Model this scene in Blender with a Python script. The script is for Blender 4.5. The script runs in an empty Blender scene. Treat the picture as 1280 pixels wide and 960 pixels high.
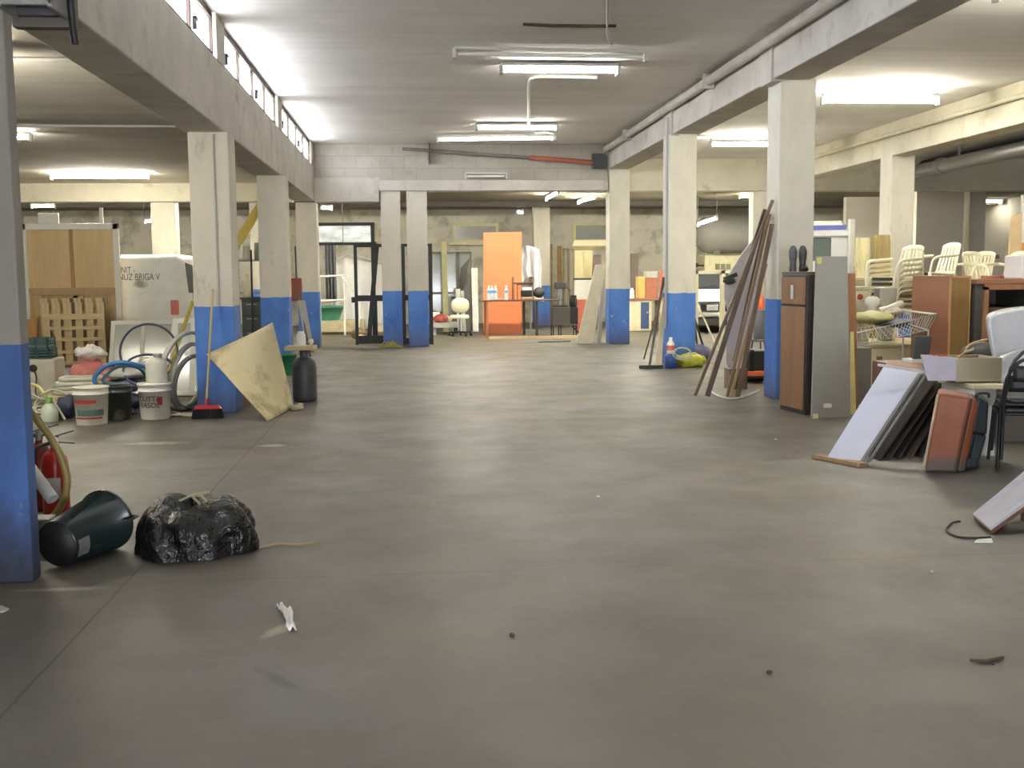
import bpy, math, random
from mathutils import Vector, Matrix, Quaternion
random.seed(7)
S = bpy.context.scene
COL = S.collection
V = Vector
# ---------------------------------------------------------------- camera
FPX, EYE = 1350.0, 1.5
def cam_axes(vx=515, vy=345, roll=.0088):
    fwd = V((vx-640, vy-480, FPX)).normalized()
    dy = -FPX*FPX/((vx-640)*roll+(vy-480))
    dn = V((roll*dy, dy, FPX)).normalized()
    ry = fwd; rz = -dn
    return ry.cross(rz), ry, rz          # world X, Y, Z expressed in (right, down, forward)
AX, AY, AZ = cam_axes()
cd = bpy.data.cameras.new('camera'); cam = bpy.data.objects.new('camera', cd); COL.objects.link(cam)
cd.sensor_width = 36; cd.lens = FPX/1280*36; cd.clip_start = .05; cd.clip_end = 300
right = V((AX.x, AY.x, AZ.x)); down = V((AX.y, AY.y, AZ.y)); fw = V((AX.z, AY.z, AZ.z))
m = Matrix.Identity(4)
for i in range(3):
    m[i][0] = right[i]; m[i][1] = -down[i]; m[i][2] = -fw[i]
m[0][3], m[1][3], m[2][3] = 0, 0, EYE
cam.matrix_world = m
S.camera = cam
# ---------------------------------------------------------------- view, world
S.view_settings.view_transform = 'Standard'; S.view_settings.look = 'None'
S.view_settings.exposure = 1.28; S.view_settings.gamma = 1.0; S.view_settings.use_curve_mapping = False
S.cycles.max_bounces = 8; S.cycles.diffuse_bounces = 5; S.cycles.caustics_reflective = False; S.cycles.caustics_refractive = False
S.cycles.sample_clamp_indirect = 6.0
try: S.cycles.use_denoising = True
except Exception: pass
W = bpy.data.worlds.new('sky'); S.world = W; W.use_nodes = True
bg = W.node_tree.nodes['Background']; bg.inputs[0].default_value = (.86, .90, 1.0, 1); bg.inputs[1].default_value = 28.0
TUBE = 92.0          # how bright a lit fluorescent tube is
TUBE_COL = (1.0, .95, .80)
def portal(name, loc, rot, sx, sy):
    l = bpy.data.lights.new(name, 'AREA'); l.shape = 'RECTANGLE'; l.size = sx; l.size_y = sy; l.cycles.is_portal = True
    o = bpy.data.objects.new(name, l); COL.objects.link(o); o.location = loc; o.rotation_euler = rot
portal('daylight_portal', (1.5, -8.15, .4), (math.pi/2, 0, 0), 6.4, .8)
# ---------------------------------------------------------------- pixel helpers (1280 x 960 frame)
def ray(px, py):
    c = V(((px-640)/FPX, (py-480)/FPX, 1)); return V((c.dot(AX), c.dot(AY), c.dot(AZ)))
ORG = V((0, 0, EYE))
def at(px, py, y): r = ray(px, py); return ORG + r*(y/r.y)
def atz(px, py, z): r = ray(px, py); return ORG + r*((z-EYE)/r.z)
def atx(px, py, x): r = ray(px, py); return ORG + r*(x/r.x)
def gr(px, py): return atz(px, py, 0)
# ---------------------------------------------------------------- materials
def lin(c):
    if isinstance(c, str):
        c = tuple(int(c[i:i+2], 16)/255 for i in (0, 2, 4))
    return tuple((x/12.92 if x <= .04045 else ((x+.055)/1.055)**2.4) for x in c)
class NT:
    def __init__(s, name):
        s.m = bpy.data.materials.new(name); s.m.use_nodes = True; s.t = s.m.node_tree; s.n = s.t.nodes
        s.b = s.n['Principled BSDF']; s.tc = None
    def new(s, typ, **k):
        n = s.n.new(typ)
        for a, v in k.items(): setattr(n, a, v)
        return n
    def link(s, a, b): s.t.links.new(a, b)
    def coord(s, scale=(1, 1, 1)):
        if not s.tc: s.tc = s.new('ShaderNodeTexCoord')
        mp = s.new('ShaderNodeMapping'); mp.inputs['Scale'].default_value = scale
        s.link(s.tc.outputs['Object'], mp.inputs[0]); return mp.outputs[0]
    def noise(s, scale, vec=None, detail=4, rough=.6):
        n = s.new('ShaderNodeTexNoise'); n.inputs['Scale'].default_value = scale; n.inputs['Detail'].default_value = detail; n.inputs['Roughness'].default_value = rough
        s.link(vec if vec is not None else s.coord(), n.inputs['Vector']); return n.outputs['Fac']
    def ramp(s, fac, stops, interp='LINEAR'):
        r = s.new('ShaderNodeValToRGB'); r.color_ramp.interpolation = interp
        e = r.color_ramp.elements
        while len(e) < len(stops): e.new(.5)
        for el, (p, c) in zip(e, stops):
            el.position = p; el.color = (c, c, c, 1) if isinstance(c, (int, float)) else (*c, 1)
        s.link(fac, r.inputs[0]); return r.outputs[0]
    def mix(s, fac, a, b, mode='MIX'):
        n = s.new('ShaderNodeMix', data_type='RGBA', blend_type=mode)
        for sock, v in ((n.inputs[0], fac), (n.inputs[6], a), (n.inputs[7], b)):
            if hasattr(v, 'is_linked'): s.link(v, sock)
            elif isinstance(v, (int, float)): sock.default_value = v
            else: sock.default_value = (*v, 1)
        return n.outputs[2]
    def math(s, op, a, b=0, c=0):
        n = s.new('ShaderNodeMath', operation=op)
        for i, v in enumerate((a, b, c)):
            if hasattr(v, 'is_linked'): s.link(v, n.inputs[i])
            else: n.inputs[i].default_value = v
        return n.outputs[0]
    def xyz(s, vec=None):
        n = s.new('ShaderNodeSeparateXYZ'); s.link(vec if vec is not None else s.coord(), n.inputs[0]); return n.outputs
    def bump(s, h, strength=.3, dist=.01):
        n = s.new('ShaderNodeBump'); n.inputs['Strength'].default_value = strength; n.inputs['Distance'].default_value = dist
        s.link(h, n.inputs['Height']); s.link(n.outputs[0], s.b.inputs['Normal'])
    def base(s, c):
        if hasattr(c, 'is_linked'): s.link(c, s.b.inputs['Base Color'])
        else: s.b.inputs['Base Color'].default_value = (*c, 1)
    def set(s, rough=.6, metal=0, spec=None):
        s.b.inputs['Roughness'].default_value = rough; s.b.inputs['Metallic'].default_value = metal
        if spec is not None: s.b.inputs['Specular IOR Level'].default_value = spec
_mats = {}
def mat(col, rough=.6, metal=0, var=.12, scale=6, stretch=(1, 1, 1), bump=0, dirt=None, dirt_at=.62, name=None):
    """plain paint, plastic, wood or metal with slight natural variation"""
    key = (col, rough, metal, var, scale, stretch, bump, dirt, dirt_at)
    if key in _mats: return _mats[key]
    t = NT(name or 'surface'); c = lin(col)
    n = t.noise(scale, t.coord(stretch))
    k = t.ramp(n, [(.25, tuple(x*(1-var) for x in c)), (.75, tuple(min(1, x*(1+var)) for x in c))])
    if dirt:
        k = t.mix(t.ramp(t.noise(2.3, detail=6), [(dirt_at-.06, 0), (dirt_at+.1, .8)]), k, lin(dirt))
    t.base(k); t.set(rough, metal)
    if bump: t.bump(n, bump, .01)
    _mats[key] = t.m; return t.m
def wood(col, dark=None, ax='z', rough=.55, scale=9):
    st = {'x': (.08, 1, 1), 'y': (1, .08, 1), 'z': (1, 1, .08)}[ax]
    key = ('w', col, dark, ax, rough, scale)
    if key in _mats: return _mats[key]
    t = NT('wood'); c = lin(col); d = lin(dark) if dark else tuple(x*.62 for x in c)
    n = t.noise(scale, t.coord(st), 6, .7)
    t.base(t.ramp(n, [(.3, d), (.55, c), (.8, tuple(min(1, x*1.12) for x in c))])); t.set(rough); t.bump(n, .15, .004)
    _mats[key] = t.m; return t.m
def emit(col, strength, name='lamp_glow'):
    t = NT(name); t.base((.9, .9, .9)); t.b.inputs['Emission Color'].default_value = (*col, 1); t.b.inputs['Emission Strength'].default_value = strength
    return t.m
def glass(col=(.9, .95, .95), rough=.05, alpha=.25, name='glass'):
    key = ('g', col, rough, alpha)
    if key in _mats: return _mats[key]
    t = NT(name); t.base(col); t.set(rough); t.b.inputs['Alpha'].default_value = alpha
    _mats[key] = t.m; return t.m
# concrete of floor, ceiling, columns
def floor_mat():
    t = NT('concrete_floor'); vec = t.coord()
    x, y, z = t.xyz(vec)
    big = t.noise(.35, vec, 5, .6); mid = t.noise(1.7, vec, 6, .65); fine = t.noise(22, vec, 5, .7)
    c = t.ramp(big, [(.3, lin('545149')), (.52, lin('635f56')), (.72, lin('6d6960'))])
    c = t.mix(t.ramp(mid, [(.50, 0), (.70, .55)]), c, lin('555148'))
    c = t.mix(t.ramp(t.noise(.9, t.coord((1, .35, 1)), 6, .7), [(.55, 0), (.75, .35)]), c, lin('838072'))
    c = t.mix(t.ramp(fine, [(.35, .22), (.65, 0)]), c, lin('4c483f'))
    c = t.mix(t.ramp(t.noise(.55, t.coord((1, .8, 1)), 6, .65), [(.47, 0), (.66, .55)]), c, lin('72654e'))
    c = t.mix(t.ramp(t.noise(.42, t.coord((.9, 1.1, 1.7)), 5, .6), [(.50, 0), (.68, .5)]), c, lin('6e7072'))
    c = t.mix(t.ramp(t.noise(4.5, vec, 8, .75), [(.58, 0), (.72, .4)]), c, lin('514e42'))
    # joints sawn into the slab
    wob = t.math('MULTIPLY', t.math('SUBTRACT', t.noise(3, vec, 2), .5), .02)
    def line(v, pos, w):
        return t.math('LESS_THAN', t.math('ABSOLUTE', t.math('ADD', t.math('SUBTRACT', v, pos), wob)), w)
    j = line(x, -1.44, .006)
    for yy in (5.37, 8.15, 11.0, 13.9, 19.5): j = t.math('MAXIMUM', j, t.math('MULTIPLY', line(y, yy, .006), .55))
    c = t.mix(t.math('MULTIPLY', j, .75), c, lin('3b372f'))
    # smears of paint and oil with their own shapes, and one broad shaded patch
    def smear(p, q, w, col, k):
        nonlocal c
        p, q = gr(*p), gr(*q); d = (q-p); L = d.length; d.normalize(); cx, cy = (p.x+q.x)/2, (p.y+q.y)/2
        dx = t.math('SUBTRACT', x, cx); dy = t.math('SUBTRACT', y, cy)
        u = t.math('ADD', t.math('MULTIPLY', dx, d.x/(L/2)), t.math('MULTIPLY', dy, d.y/(L/2)))
        v = t.math('ADD', t.math('MULTIPLY', dx, -d.y/w), t.math('MULTIPLY', dy, d.x/w))
        r = t.math('ADD', t.math('MULTIPLY', u, u), t.math('MULTIPLY', v, v))
        r = t.math('ADD', r, t.math('MULTIPLY', t.math('SUBTRACT', t.noise(9, vec, 5, .7), .5), 2.4))
        c = t.mix(t.ramp(r, [(.0, k), (1.25, 0)]), c, lin(col))
    smear((314, 832), (382, 868), .035, '4b4740', .8)
    smear((322, 800), (375, 776), .05, 'a09b84', .8)
    smear((5, 739), (135, 735), .035, 'aaa595', .6)
    smear((80, 748), (135, 742), .07, '4a453c', .6)
    smear((1150, 640), (1230, 690), .12, '6a655a', .6)
    smear((655, 462), (690, 462), .3, '5a5549', .6)
    smear((320, 557), (360, 557), .1, 'c0bba8', .6)
    smear((150, 555), (240, 553), .12, 'bdb8a0', .6)
    smear((0, 690), (130, 700), .45, '3d3a34', .75)  # shade at the near column's foot, put into the floor colour
    t.base(c); t.set(.52, 0, .4)
    r = t.ramp(mid, [(.3, .62), (.7, .42)]); t.link(r, t.b.inputs['Roughness'])
    t.bump(fine, .12, .004); return t.m
def ceil_mat(col, dark, name='board_marked_concrete'):
    t = NT(name); vec = t.coord(); x, y, z = t.xyz(vec)
    n1 = t.noise(1.3, t.coord((.12, 1.6, 1)), 5, .65); n2 = t.noise(.6, vec, 6, .65); n3 = t.noise(14, vec, 4)
    c = t.ramp(n1, [(.3, lin(dark)), (.7, lin(col))])
    c = t.mix(t.ramp(n2, [(.45, 0), (.7, .5)]), c, lin('d9d4cb'))
    st = t.math('FRACT', t.math('ADD', t.math('MULTIPLY', y, 3.3), t.math('MULTIPLY', n2, .25)))
    c = t.mix(t.ramp(st, [(0, .45), (.06, 0), (1, 0)]), c, lin('bdb7ac'))
    c = t.mix(t.ramp(t.noise(1.1, t.coord((.25, 2.2, 1)), 6, .75), [(.64, 0), (.72, .7)]), c, lin('ab9a86'))
    t.base(c); t.set(.9); t.bump(t.math('ADD', n1, t.math('MULTIPLY', n3, .3)), .35, .02); return t.m
def column_mat(up, blue=True, line=1.185, dull=False, name='painted_column'):
    t = NT(name); vec = t.coord(); x, y, z = t.xyz(vec)
    n = t.noise(2.2, t.coord((1, 1, .5)), 6, .65); f = t.noise(16, vec, 4)
    u = lin(up)
    c = t.ramp(n, [(.3, tuple(v*.86 for v in u)), (.6, u)])
    c = t.mix(t.ramp(t.noise(3.1, t.coord((1, 1, .35)), 7, .75), [(.60, 0), (.68, .5)]), c, lin('8f8878'))
    if blue:
        b = t.ramp(n, [(.3, lin('3a62ab')), (.65, lin('5282cb'))])
        b = t.mix(t.ramp(t.math('ADD', z, t.math('MULTIPLY', t.math('SUBTRACT', n, .5), .5)), [(0, .9), (.42, 0)]), b, lin('4a5372'))
        b = t.mix(t.ramp(t.noise(5.5, vec, 5, .7), [(.66, 0), (.69, .9)]), b, lin('a9a290'))
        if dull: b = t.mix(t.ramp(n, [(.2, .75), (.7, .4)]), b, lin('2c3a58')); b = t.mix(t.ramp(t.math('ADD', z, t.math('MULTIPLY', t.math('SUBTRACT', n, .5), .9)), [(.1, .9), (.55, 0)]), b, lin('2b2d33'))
        zz = t.math('ADD', z, t.math('MULTIPLY', t.math('SUBTRACT', t.noise(6, vec, 3), .5), .03))
        c = t.mix(t.math('LESS_THAN', zz, line), c, b)
    t.base(c); t.set(.7); t.bump(f, .12, .006); return t.m
def block_mat(col, name='block_wall', bw=.5, bh=.25):
    t = NT(name); vec = t.coord(); x, y, z = t.xyz(vec)
    cb = t.new('ShaderNodeCombineXYZ'); t.link(t.math('ADD', x, y), cb.inputs[0]); t.link(z, cb.inputs[1])
    b = t.new('ShaderNodeTexBrick'); t.link(cb.outputs[0], b.inputs[0]); b.inputs['Scale'].default_value = 1
    b.inputs['Brick Width'].default_value = bw; b.inputs['Row Height'].default_value = bh; b.inputs['Mortar Size'].default_value = .006
    u = lin(col); b.inputs['Color1'].default_value = (*u, 1); b.inputs['Color2'].default_value = (*[v*.92 for v in u], 1); b.inputs['Mortar'].default_value = (*[v*.72 for v in u], 1)
    c = t.mix(t.ramp(t.noise(1.2, vec, 6, .7), [(.5, 0), (.72, .6)]), b.outputs[0], lin('8a8372'))
    t.base(c); t.set(.85); t.bump(t.noise(10, vec, 5), .2, .01); return t.m
M_FLOOR = floor_mat()
M_CEIL = ceil_mat('f6f3ef', 'eae6e0')
M_CEILR = ceil_mat('f4f1ea', 'e6e2d9', 'aisle_concrete')
M_BEAM = mat('beb9ae', .85, var=.16, scale=1.6, bump=.15, dirt='9d968a')
M_BEAMW = mat('cdc7b3', .8, var=.1, scale=1.8, bump=.1, dirt='a79f8b')
M_COL = column_mat('cbc5b5')
M_COLR = column_mat('d6d1bf')
M_COLW = column_mat('d3cebd', blue=False)
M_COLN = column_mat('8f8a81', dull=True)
M_WALL = mat('c3bda8', .85, var=.12, scale=1.1, bump=.1, dirt='98907b')
M_GREYWALL = mat('cdc7b8', .85, var=.08, scale=1.0, bump=.1)
M_BLOCK = block_mat('a9a397')
M_WHITE = mat('e8e6dc', .5, var=.05)
M_CREAM = mat('e2d9b4', .55, var=.06, dirt='b3a882')
M_BLACK = mat('1b1b1c', .5, var=.1)
M_BLKM = mat('201f1e', .45, .2, var=.1)
M_DGREY = mat('3c3c3d', .5, var=.1)
M_GREY = mat('8c8b86', .55, var=.08)
M_LGREY = mat('b9b8b2', .5, var=.06)
M_STEEL = mat('a7a9a8', .35, .7, var=.1)
M_RED = mat('a8261f', .4, var=.08)
M_BROWN = wood('7a4e36', '5d3a28')
M_PINE = wood('d6bf93', 'b59b6a')
M_PINEX = wood('dcc69a', 'bda471', 'x')
M_PLY = wood('dcc090', 'cfae78', 'z', .5, 4)
M_OLDW = wood('6d5c49', '46392c')
M_DARKW = wood('4a3b33', '2e2521')
# ---------------------------------------------------------------- mesh builder
class B:
    def __init__(s): s.v = []; s.f = []; s.s = []
    def add(s, vs, fs, smooth=False):
        k = len(s.v); s.v += [V(p) for p in vs]; s.f += [[k+i for i in f] for f in fs]; s.s += [smooth]*len(fs); return s
    def box(s, x0, x1, y0, y1, z0, z1):
        return s.add([(x, y, z) for x in (x0, x1) for y in (y0, y1) for z in (z0, z1)],
                     [(0, 1, 3, 2), (4, 6, 7, 5), (0, 4, 5, 1), (2, 3, 7, 6), (0, 2, 6, 4), (1, 5, 7, 3)])
    def hexa(s, q0, q1):                # two quads, bottom and top in the same order
        return s.add(list(q0)+list(q1), [(3, 2, 1, 0), (4, 5, 6, 7), (0, 1, 5, 4), (1, 2, 6, 5), (2, 3, 7, 6), (3, 0, 4, 7)])
    def obox(s, c, size, rot=None):
        c = V(c); hx, hy, hz = [a/2 for a in size]; R = rot or Matrix.Identity(3)
        vs = [c+R @ V((x, y, z)) for x in (-hx, hx) for y in (-hy, hy) for z in (-hz, hz)]
        return s.add(vs, [(0, 1, 3, 2), (4, 6, 7, 5), (0, 4, 5, 1), (2, 3, 7, 6), (0, 2, 6, 4), (1, 5, 7, 3)])
    def bar(s, p, q, w, h, up=(0, 0, 1)):
        p, q = V(p), V(q); d = (q-p).normalized(); a = d.cross(V(up))
        if a.length < 1e-4: a = d.cross(V((1, 0, 0)))
        a.normalize(); b = a.cross(d); a *= w/2; b *= h/2
        return s.hexa([p-a-b, p+a-b, p+a+b, p-a+b], [q-a-b, q+a-b, q+a+b, q-a+b])
    def sheet(s, pts, th, nrm=None):    # polygon slab: pts in a loop, thickness th
        pts = [V(p) for p in pts]; n = len(pts)
        if nrm is None: nrm = (pts[1]-pts[0]).cross(pts[2]-pts[0]).normalized()
        o = V(nrm)*th
        return s.add(pts+[p+o for p in pts], [list(range(n))[::-1], list(range(n, 2*n))]+[(i, (i+1) % n, n+(i+1) % n, n+i) for i in range(n)])
    def tube(s, pts, r, n=8, closed=False):
        pts = [V(p) for p in pts]; k = len(pts); rs = r if isinstance(r, (list, tuple)) else [r]*k
        vs = []; a = None
        for i, p in enumerate(pts):
            d = (pts[(i+1) % k] if closed or i < k-1 else p) - (pts[i-1] if closed or i > 0 else p)
            if d.length < 1e-9: d = V((0, 0, 1))
            d.normalize()
            if a is None:
                a = d.cross(V((0, 0, 1)));
                if a.length < 1e-3: a = d.cross(V((1, 0, 0)))
            a = (a-d*a.dot(d)).normalized(); b = d.cross(a)
            vs += [p+(a*math.cos(2*math.pi*j/n)+b*math.sin(2*math.pi*j/n))*rs[i] for j in range(n)]
        fs = []
        for i in range(k if closed else k-1):
            for j in range(n):
                A = i*n; C = ((i+1) % k)*n
                fs.append((A+j, A+(j+1) % n, C+(j+1) % n, C+j))
        s.add(vs, fs, True)
        if not closed:
            s.add(vs[:n], [list(range(n))[::-1]]); s.add(vs[-n:], [list(range(n))])
        return s
    def lathe(s, prof, c=(0, 0, 0), n=24, axis=None, smooth=True):
        c = V(c); q = V((0, 0, 1)).rotation_difference(V(axis)) if axis is not None else Quaternion()
        vs = []; k = len(prof)
        for r, z in prof:
            vs += [c+q @ V((r*math.cos(2*math.pi*j/n), r*math.sin(2*math.pi*j/n), z)) for j in range(n)]
        fs = [(i*n+j, i*n+(j+1) % n, (i+1)*n+(j+1) % n, (i+1)*n+j) for i in range(k-1) for j in range(n)]
        s.add(vs, fs, smooth)
        if prof[0][0] > 1e-6: s.add(vs[:n], [list(range(n))[::-1]])
        if prof[-1][0] > 1e-6: s.add(vs[-n:], [list(range(n))])
        return s
    def cyl(s, p, q, r, n=16):
        p, q = V(p), V(q); return s.lathe([(r, 0), (r, (q-p).length)], p, n, q-p)
    def ball(s, c, rad, n=14, jit=0, flat=None):
        c = V(c); rx, ry, rz = rad if hasattr(rad, '__len__') else (rad,)*3; vs = [c+V((0, 0, -rz))]; m_ = n//2
        for i in range(1, m_):
            a = -math.pi/2+math.pi*i/m_
            for j in range(n):
                k = 1+random.uniform(-jit, jit)
                vs.append(c+V((rx*math.cos(a)*math.cos(2*math.pi*j/n)*k, ry*math.cos(a)*math.sin(2*math.pi*j/n)*k, rz*math.sin(a)*k)))
        vs.append(c+V((0, 0, rz)))
        if flat is not None:
            for p in vs: p.z = max(p.z, flat)
        fs = [(0, 1+(j+1) % n, 1+j) for j in range(n)]
        for i in range(m_-2):
            for j in range(n): A = 1+i*n; fs.append((A+j, A+(j+1) % n, A+n+(j+1) % n, A+n+j))
        L = len(vs)-1; A = 1+(m_-2)*n
        fs += [(A+j, A+(j+1) % n, L) for j in range(n)]
        return s.add(vs, fs, True)
    def grid(s, fn, nu, nv, closed_u=False):   # fn(u, v) -> point
        k = nu if closed_u else nu+1
        vs = [fn(i/nu, j/nv) for j in range(nv+1) for i in range(k)]
        fs = [(j*k+i, j*k+(i+1) % k, (j+1)*k+(i+1) % k, (j+1)*k+i) for j in range(nv) for i in range(nu)]
        return s.add(vs, fs, True)
def obj(name, b, m, parent=None, bev=0, sub=0, solid=0, disp=None, world_origin=False):
    me = bpy.data.meshes.new(name)
    lo = V([min(p[i] for p in b.v) for i in range(3)]); hi = V([max(p[i] for p in b.v) for i in range(3)])
    o0 = V((0, 0, 0)) if world_origin else V(((lo.x+hi.x)/2, (lo.y+hi.y)/2, lo.z))
    me.from_pydata([p-o0 for p in b.v], [], b.f); me.validate()
    if len(b.s) == len(me.polygons): me.polygons.foreach_set('use_smooth', b.s)
    o = bpy.data.objects.new(name, me); COL.objects.link(o); o.location = o0
    me.materials.append(m)
    if parent is not None:
        o.parent = parent; top = parent; off = V((0, 0, 0))
        while top is not None:
            off += top.location; top = top.parent
        o.location = o0-off
    if solid: md = o.modifiers.new('t', 'SOLIDIFY'); md.thickness = solid; md.offset = 0
    if bev: md = o.modifiers.new('b', 'BEVEL'); md.width = bev; md.segments = 2; md.limit_method = 'ANGLE'
    if sub: md = o.modifiers.new('s', 'SUBSURF'); md.levels = sub; md.render_levels = sub
    if disp:
        tx = bpy.data.textures.new('wrinkle', 'CLOUDS'); tx.noise_scale = disp[1]
        md = o.modifiers.new('d', 'DISPLACE'); md.texture = tx; md.strength = disp[0]; md.mid_level = .5; md.texture_coords = 'LOCAL'
    return o
def tag(o, label, cat, group=None):
    o['label'] = label; o['category'] = cat; o['kind'] = 'thing'
    if group: o['group'] = group
    return o
def thing(name, label, cat, loc, group=None):
    o = bpy.data.objects.new(name, None); COL.objects.link(o); o.location = loc; o.empty_display_size = .1
    return tag(o, label, cat, group)
def struct(name, b, m, bev=0, parent=None):
    o = obj(name, b, m, parent, bev, world_origin=parent is None)
    if parent is None: o['kind'] = 'structure'
    return o
def dup(root, loc, rotz=0, label=None, group=None):
    r = root.copy(); COL.objects.link(r); r.location = loc; r.rotation_euler = (0, 0, rotz)
    if label: r['label'] = label
    if group: r['group'] = group
    def kids(a, b):
        for ch in list(a.children):
            c = ch.copy(); COL.objects.link(c); c.parent = b; kids(ch, c)
    kids(root, r); return r
def R3(ax, ang): return Matrix.Rotation(ang, 3, ax)
def arc(c, r, a0, a1, n, u, w):
    c, u, w = V(c), V(u), V(w)
    return [c+(u*math.cos(a0+(a1-a0)*i/n)+w*math.sin(a0+(a1-a0)*i/n))*r for i in range(n+1)]
def smooth_path(pts, k=6):
    pts = [V(p) for p in pts]; out = []
    for i in range(len(pts)-1):
        p0 = pts[max(i-1, 0)]; p1 = pts[i]; p2 = pts[i+1]; p3 = pts[min(i+2, len(pts)-1)]
        for j in range(k):
            t = j/k
            out.append(.5*((2*p1)+(p2-p0)*t+(2*p0-5*p1+4*p2-p3)*t*t+(3*p1-p0-3*p2+p3)*t**3))
    return out+[pts[-1]]
def text_mesh(txt, size, warp):
    cu = bpy.data.curves.new('t', 'FONT'); cu.body = txt; cu.size = size; cu.extrude = .0006; cu.align_x = 'CENTER'
    o = bpy.data.objects.new('t', cu); COL.objects.link(o); bpy.context.view_layer.update()
    me = bpy.data.meshes.new_from_object(o.evaluated_get(bpy.context.evaluated_depsgraph_get()))
    b = B(); b.add([warp(v.co) for v in me.vertices], [list(p.vertices) for p in me.polygons])
    bpy.data.objects.remove(o); bpy.data.meshes.remove(me); return b
# ================================================================ SETTING
struct('floor', B().box(-14, 18, -8, 35, -.2, 0), M_FLOOR)
ZC, ZL, ZR = 4.26, 3.45, 3.95
struct('ceiling_nave', B().box(-2.42, 4.64, -8, 23.3, ZC, ZC+.2), M_CEIL)
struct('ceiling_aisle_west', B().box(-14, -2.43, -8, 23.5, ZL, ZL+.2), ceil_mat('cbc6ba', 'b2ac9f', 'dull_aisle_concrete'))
struct('ceiling_aisle_east', B().box(4.62, 18, -8, 23.5, ZR, ZR+.2), M_CEILR)
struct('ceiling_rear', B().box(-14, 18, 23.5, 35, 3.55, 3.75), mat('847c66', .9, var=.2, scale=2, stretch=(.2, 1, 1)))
struct('wall_rear', B().box(-14, 18, 34, 34.3, 0, 3.9), mat('ddd8c8', .85, var=.14, scale=.9, bump=.1, dirt='aba593', dirt_at=.57))
struct('wall_west', B().box(-14.3, -14, -8, 35, 0, 3.9), M_WALL)
struct('wall_east', B().box(17, 17.3, -8, 35, 0, 4.2), M_GREYWALL)
fw_ = B().box(-14, -1.7, -8.3, -8, 0, 4.5).box(4.7, 18, -8.3, -8, 0, 4.5).box(-1.7, 4.7, -8.3, -8, .8, 4.5)
struct('wall_front', fw_, M_WALL)
struct('wall_partition', B().box(11.9, 14.4, 29, 29.2, 0, 3.55), M_GREYWALL)
# beams
LX0, LX1, RX0, RX1 = -2.42, -1.98, 4.2, 4.64
struct('beam_west', B().box(LX0-.03, LX1-.025, -8, 23.2, 3.08, 3.80), M_BEAM, .015)
struct('beam_east', B().box(RX0, RX1+.02, -8, 23.2, 3.73, ZC+.05), M_BEAM, .015)
struct('beam_east_outer', B().box(7.9, 8.3, -8, 23.2, 3.4, ZR), M_BEAMW, .015)
struct('beam_west_cross', B().box(-14, -2.46, 23.1, 23.5, 3.07, ZL+.1), M_BEAMW, .01)
struct('beam_east_cross', B().box(4.66, 18, 23.1, 23.5, 3.27, ZR+.1), M_BEAMW, .01)
struct('wall_gable', B().box(-2.0, 4.2, 23.12, 23.5, 3.31, ZC+.05), M_BLOCK)
struct('beam_gable', B().box(-2.0, -.66, 23.05, 23.5, 3.05, 3.55), M_BEAM, .01)
struct('beam_gable', B().box(-.66, 4.2, 23.05, 23.5, 3.28, 3.5), M_BEAM, .01)
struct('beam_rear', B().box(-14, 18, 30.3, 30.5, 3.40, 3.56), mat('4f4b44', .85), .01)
# columns
def column(x0, x1, y0, dy, z1, m):
    return struct('column', B().box(x0, x1, y0, y0+dy, 0, z1), m, .012)
L1 = column(-2.42, -1.90, 5.44, .12, 3.08, M_COLN)
L2 = column(-2.40, -1.97, 12.2, .45, 3.08, M_COL)
L3 = column(-2.38, -1.94, 17.3, .45, 3.08, M_COL)
L4 = column(-2.40, -1.97, 23.15, .45, 3.05, M_COL)
R2 = column(4.29, 4.72, 12.45, .45, 3.73, M_COLR)
R3_ = column(4.15, 4.60, 17.3, .45, 3.73, M_COLR)
R4 = column(4.22, 4.66, 23.0, .45, 3.73, M_COLR)
C1 = column(-.63, -.22, 23.1, .42, 3.30, M_COL)
C2 = column(-.09, .34, 23.1, .42, 3.30, M_COL)
for y0 in (5.6, 12.0, 17.25):        # the columns run on between the clerestory windows
    struct('pier_trim', B().box(-2.4, -1.995, y0-.12, y0+.38, 3.78, ZC+.02), M_BEAM, .01)
struct('pier_trim', B().box(-2.4, -1.995, 22.6, 23.2, 3.78, ZC+.02), M_BEAM, .01)
for y0 in (12.42, 17.27, 22.95):     # east columns show as flat piers on the beam
    struct('pier_trim', B().box(4.17, 4.3, y0+.02, y0+.4, 3.7, ZC+.02), M_BEAM, .01)
column(-5.37, -4.88, 23.2, .42, 3.09, M_COLW)
column(-8.62, -8.28, 23.2, .42, 3.09, M_COLW)
column(7.9, 8.3, 17.4, .45, 3.42, M_COLR)
column(7.92, 8.32, 22.0, .45, 3.42, M_COLW)
column(7.42, 7.82, 23.2, .3, 3.3, M_COLW)
column(3.53, 4.0, 31.3, .4, 3.56, M_COL)
column(-4.25, -3.8, 29.3, .45, 3.56, M_COL)
column(11.6, 12.75, 24.2, .6, ZR-.3, M_GREYWALL)
column(13.1, 13.5, 24.6, .4, ZR-.3, M_GREYWALL)
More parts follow.
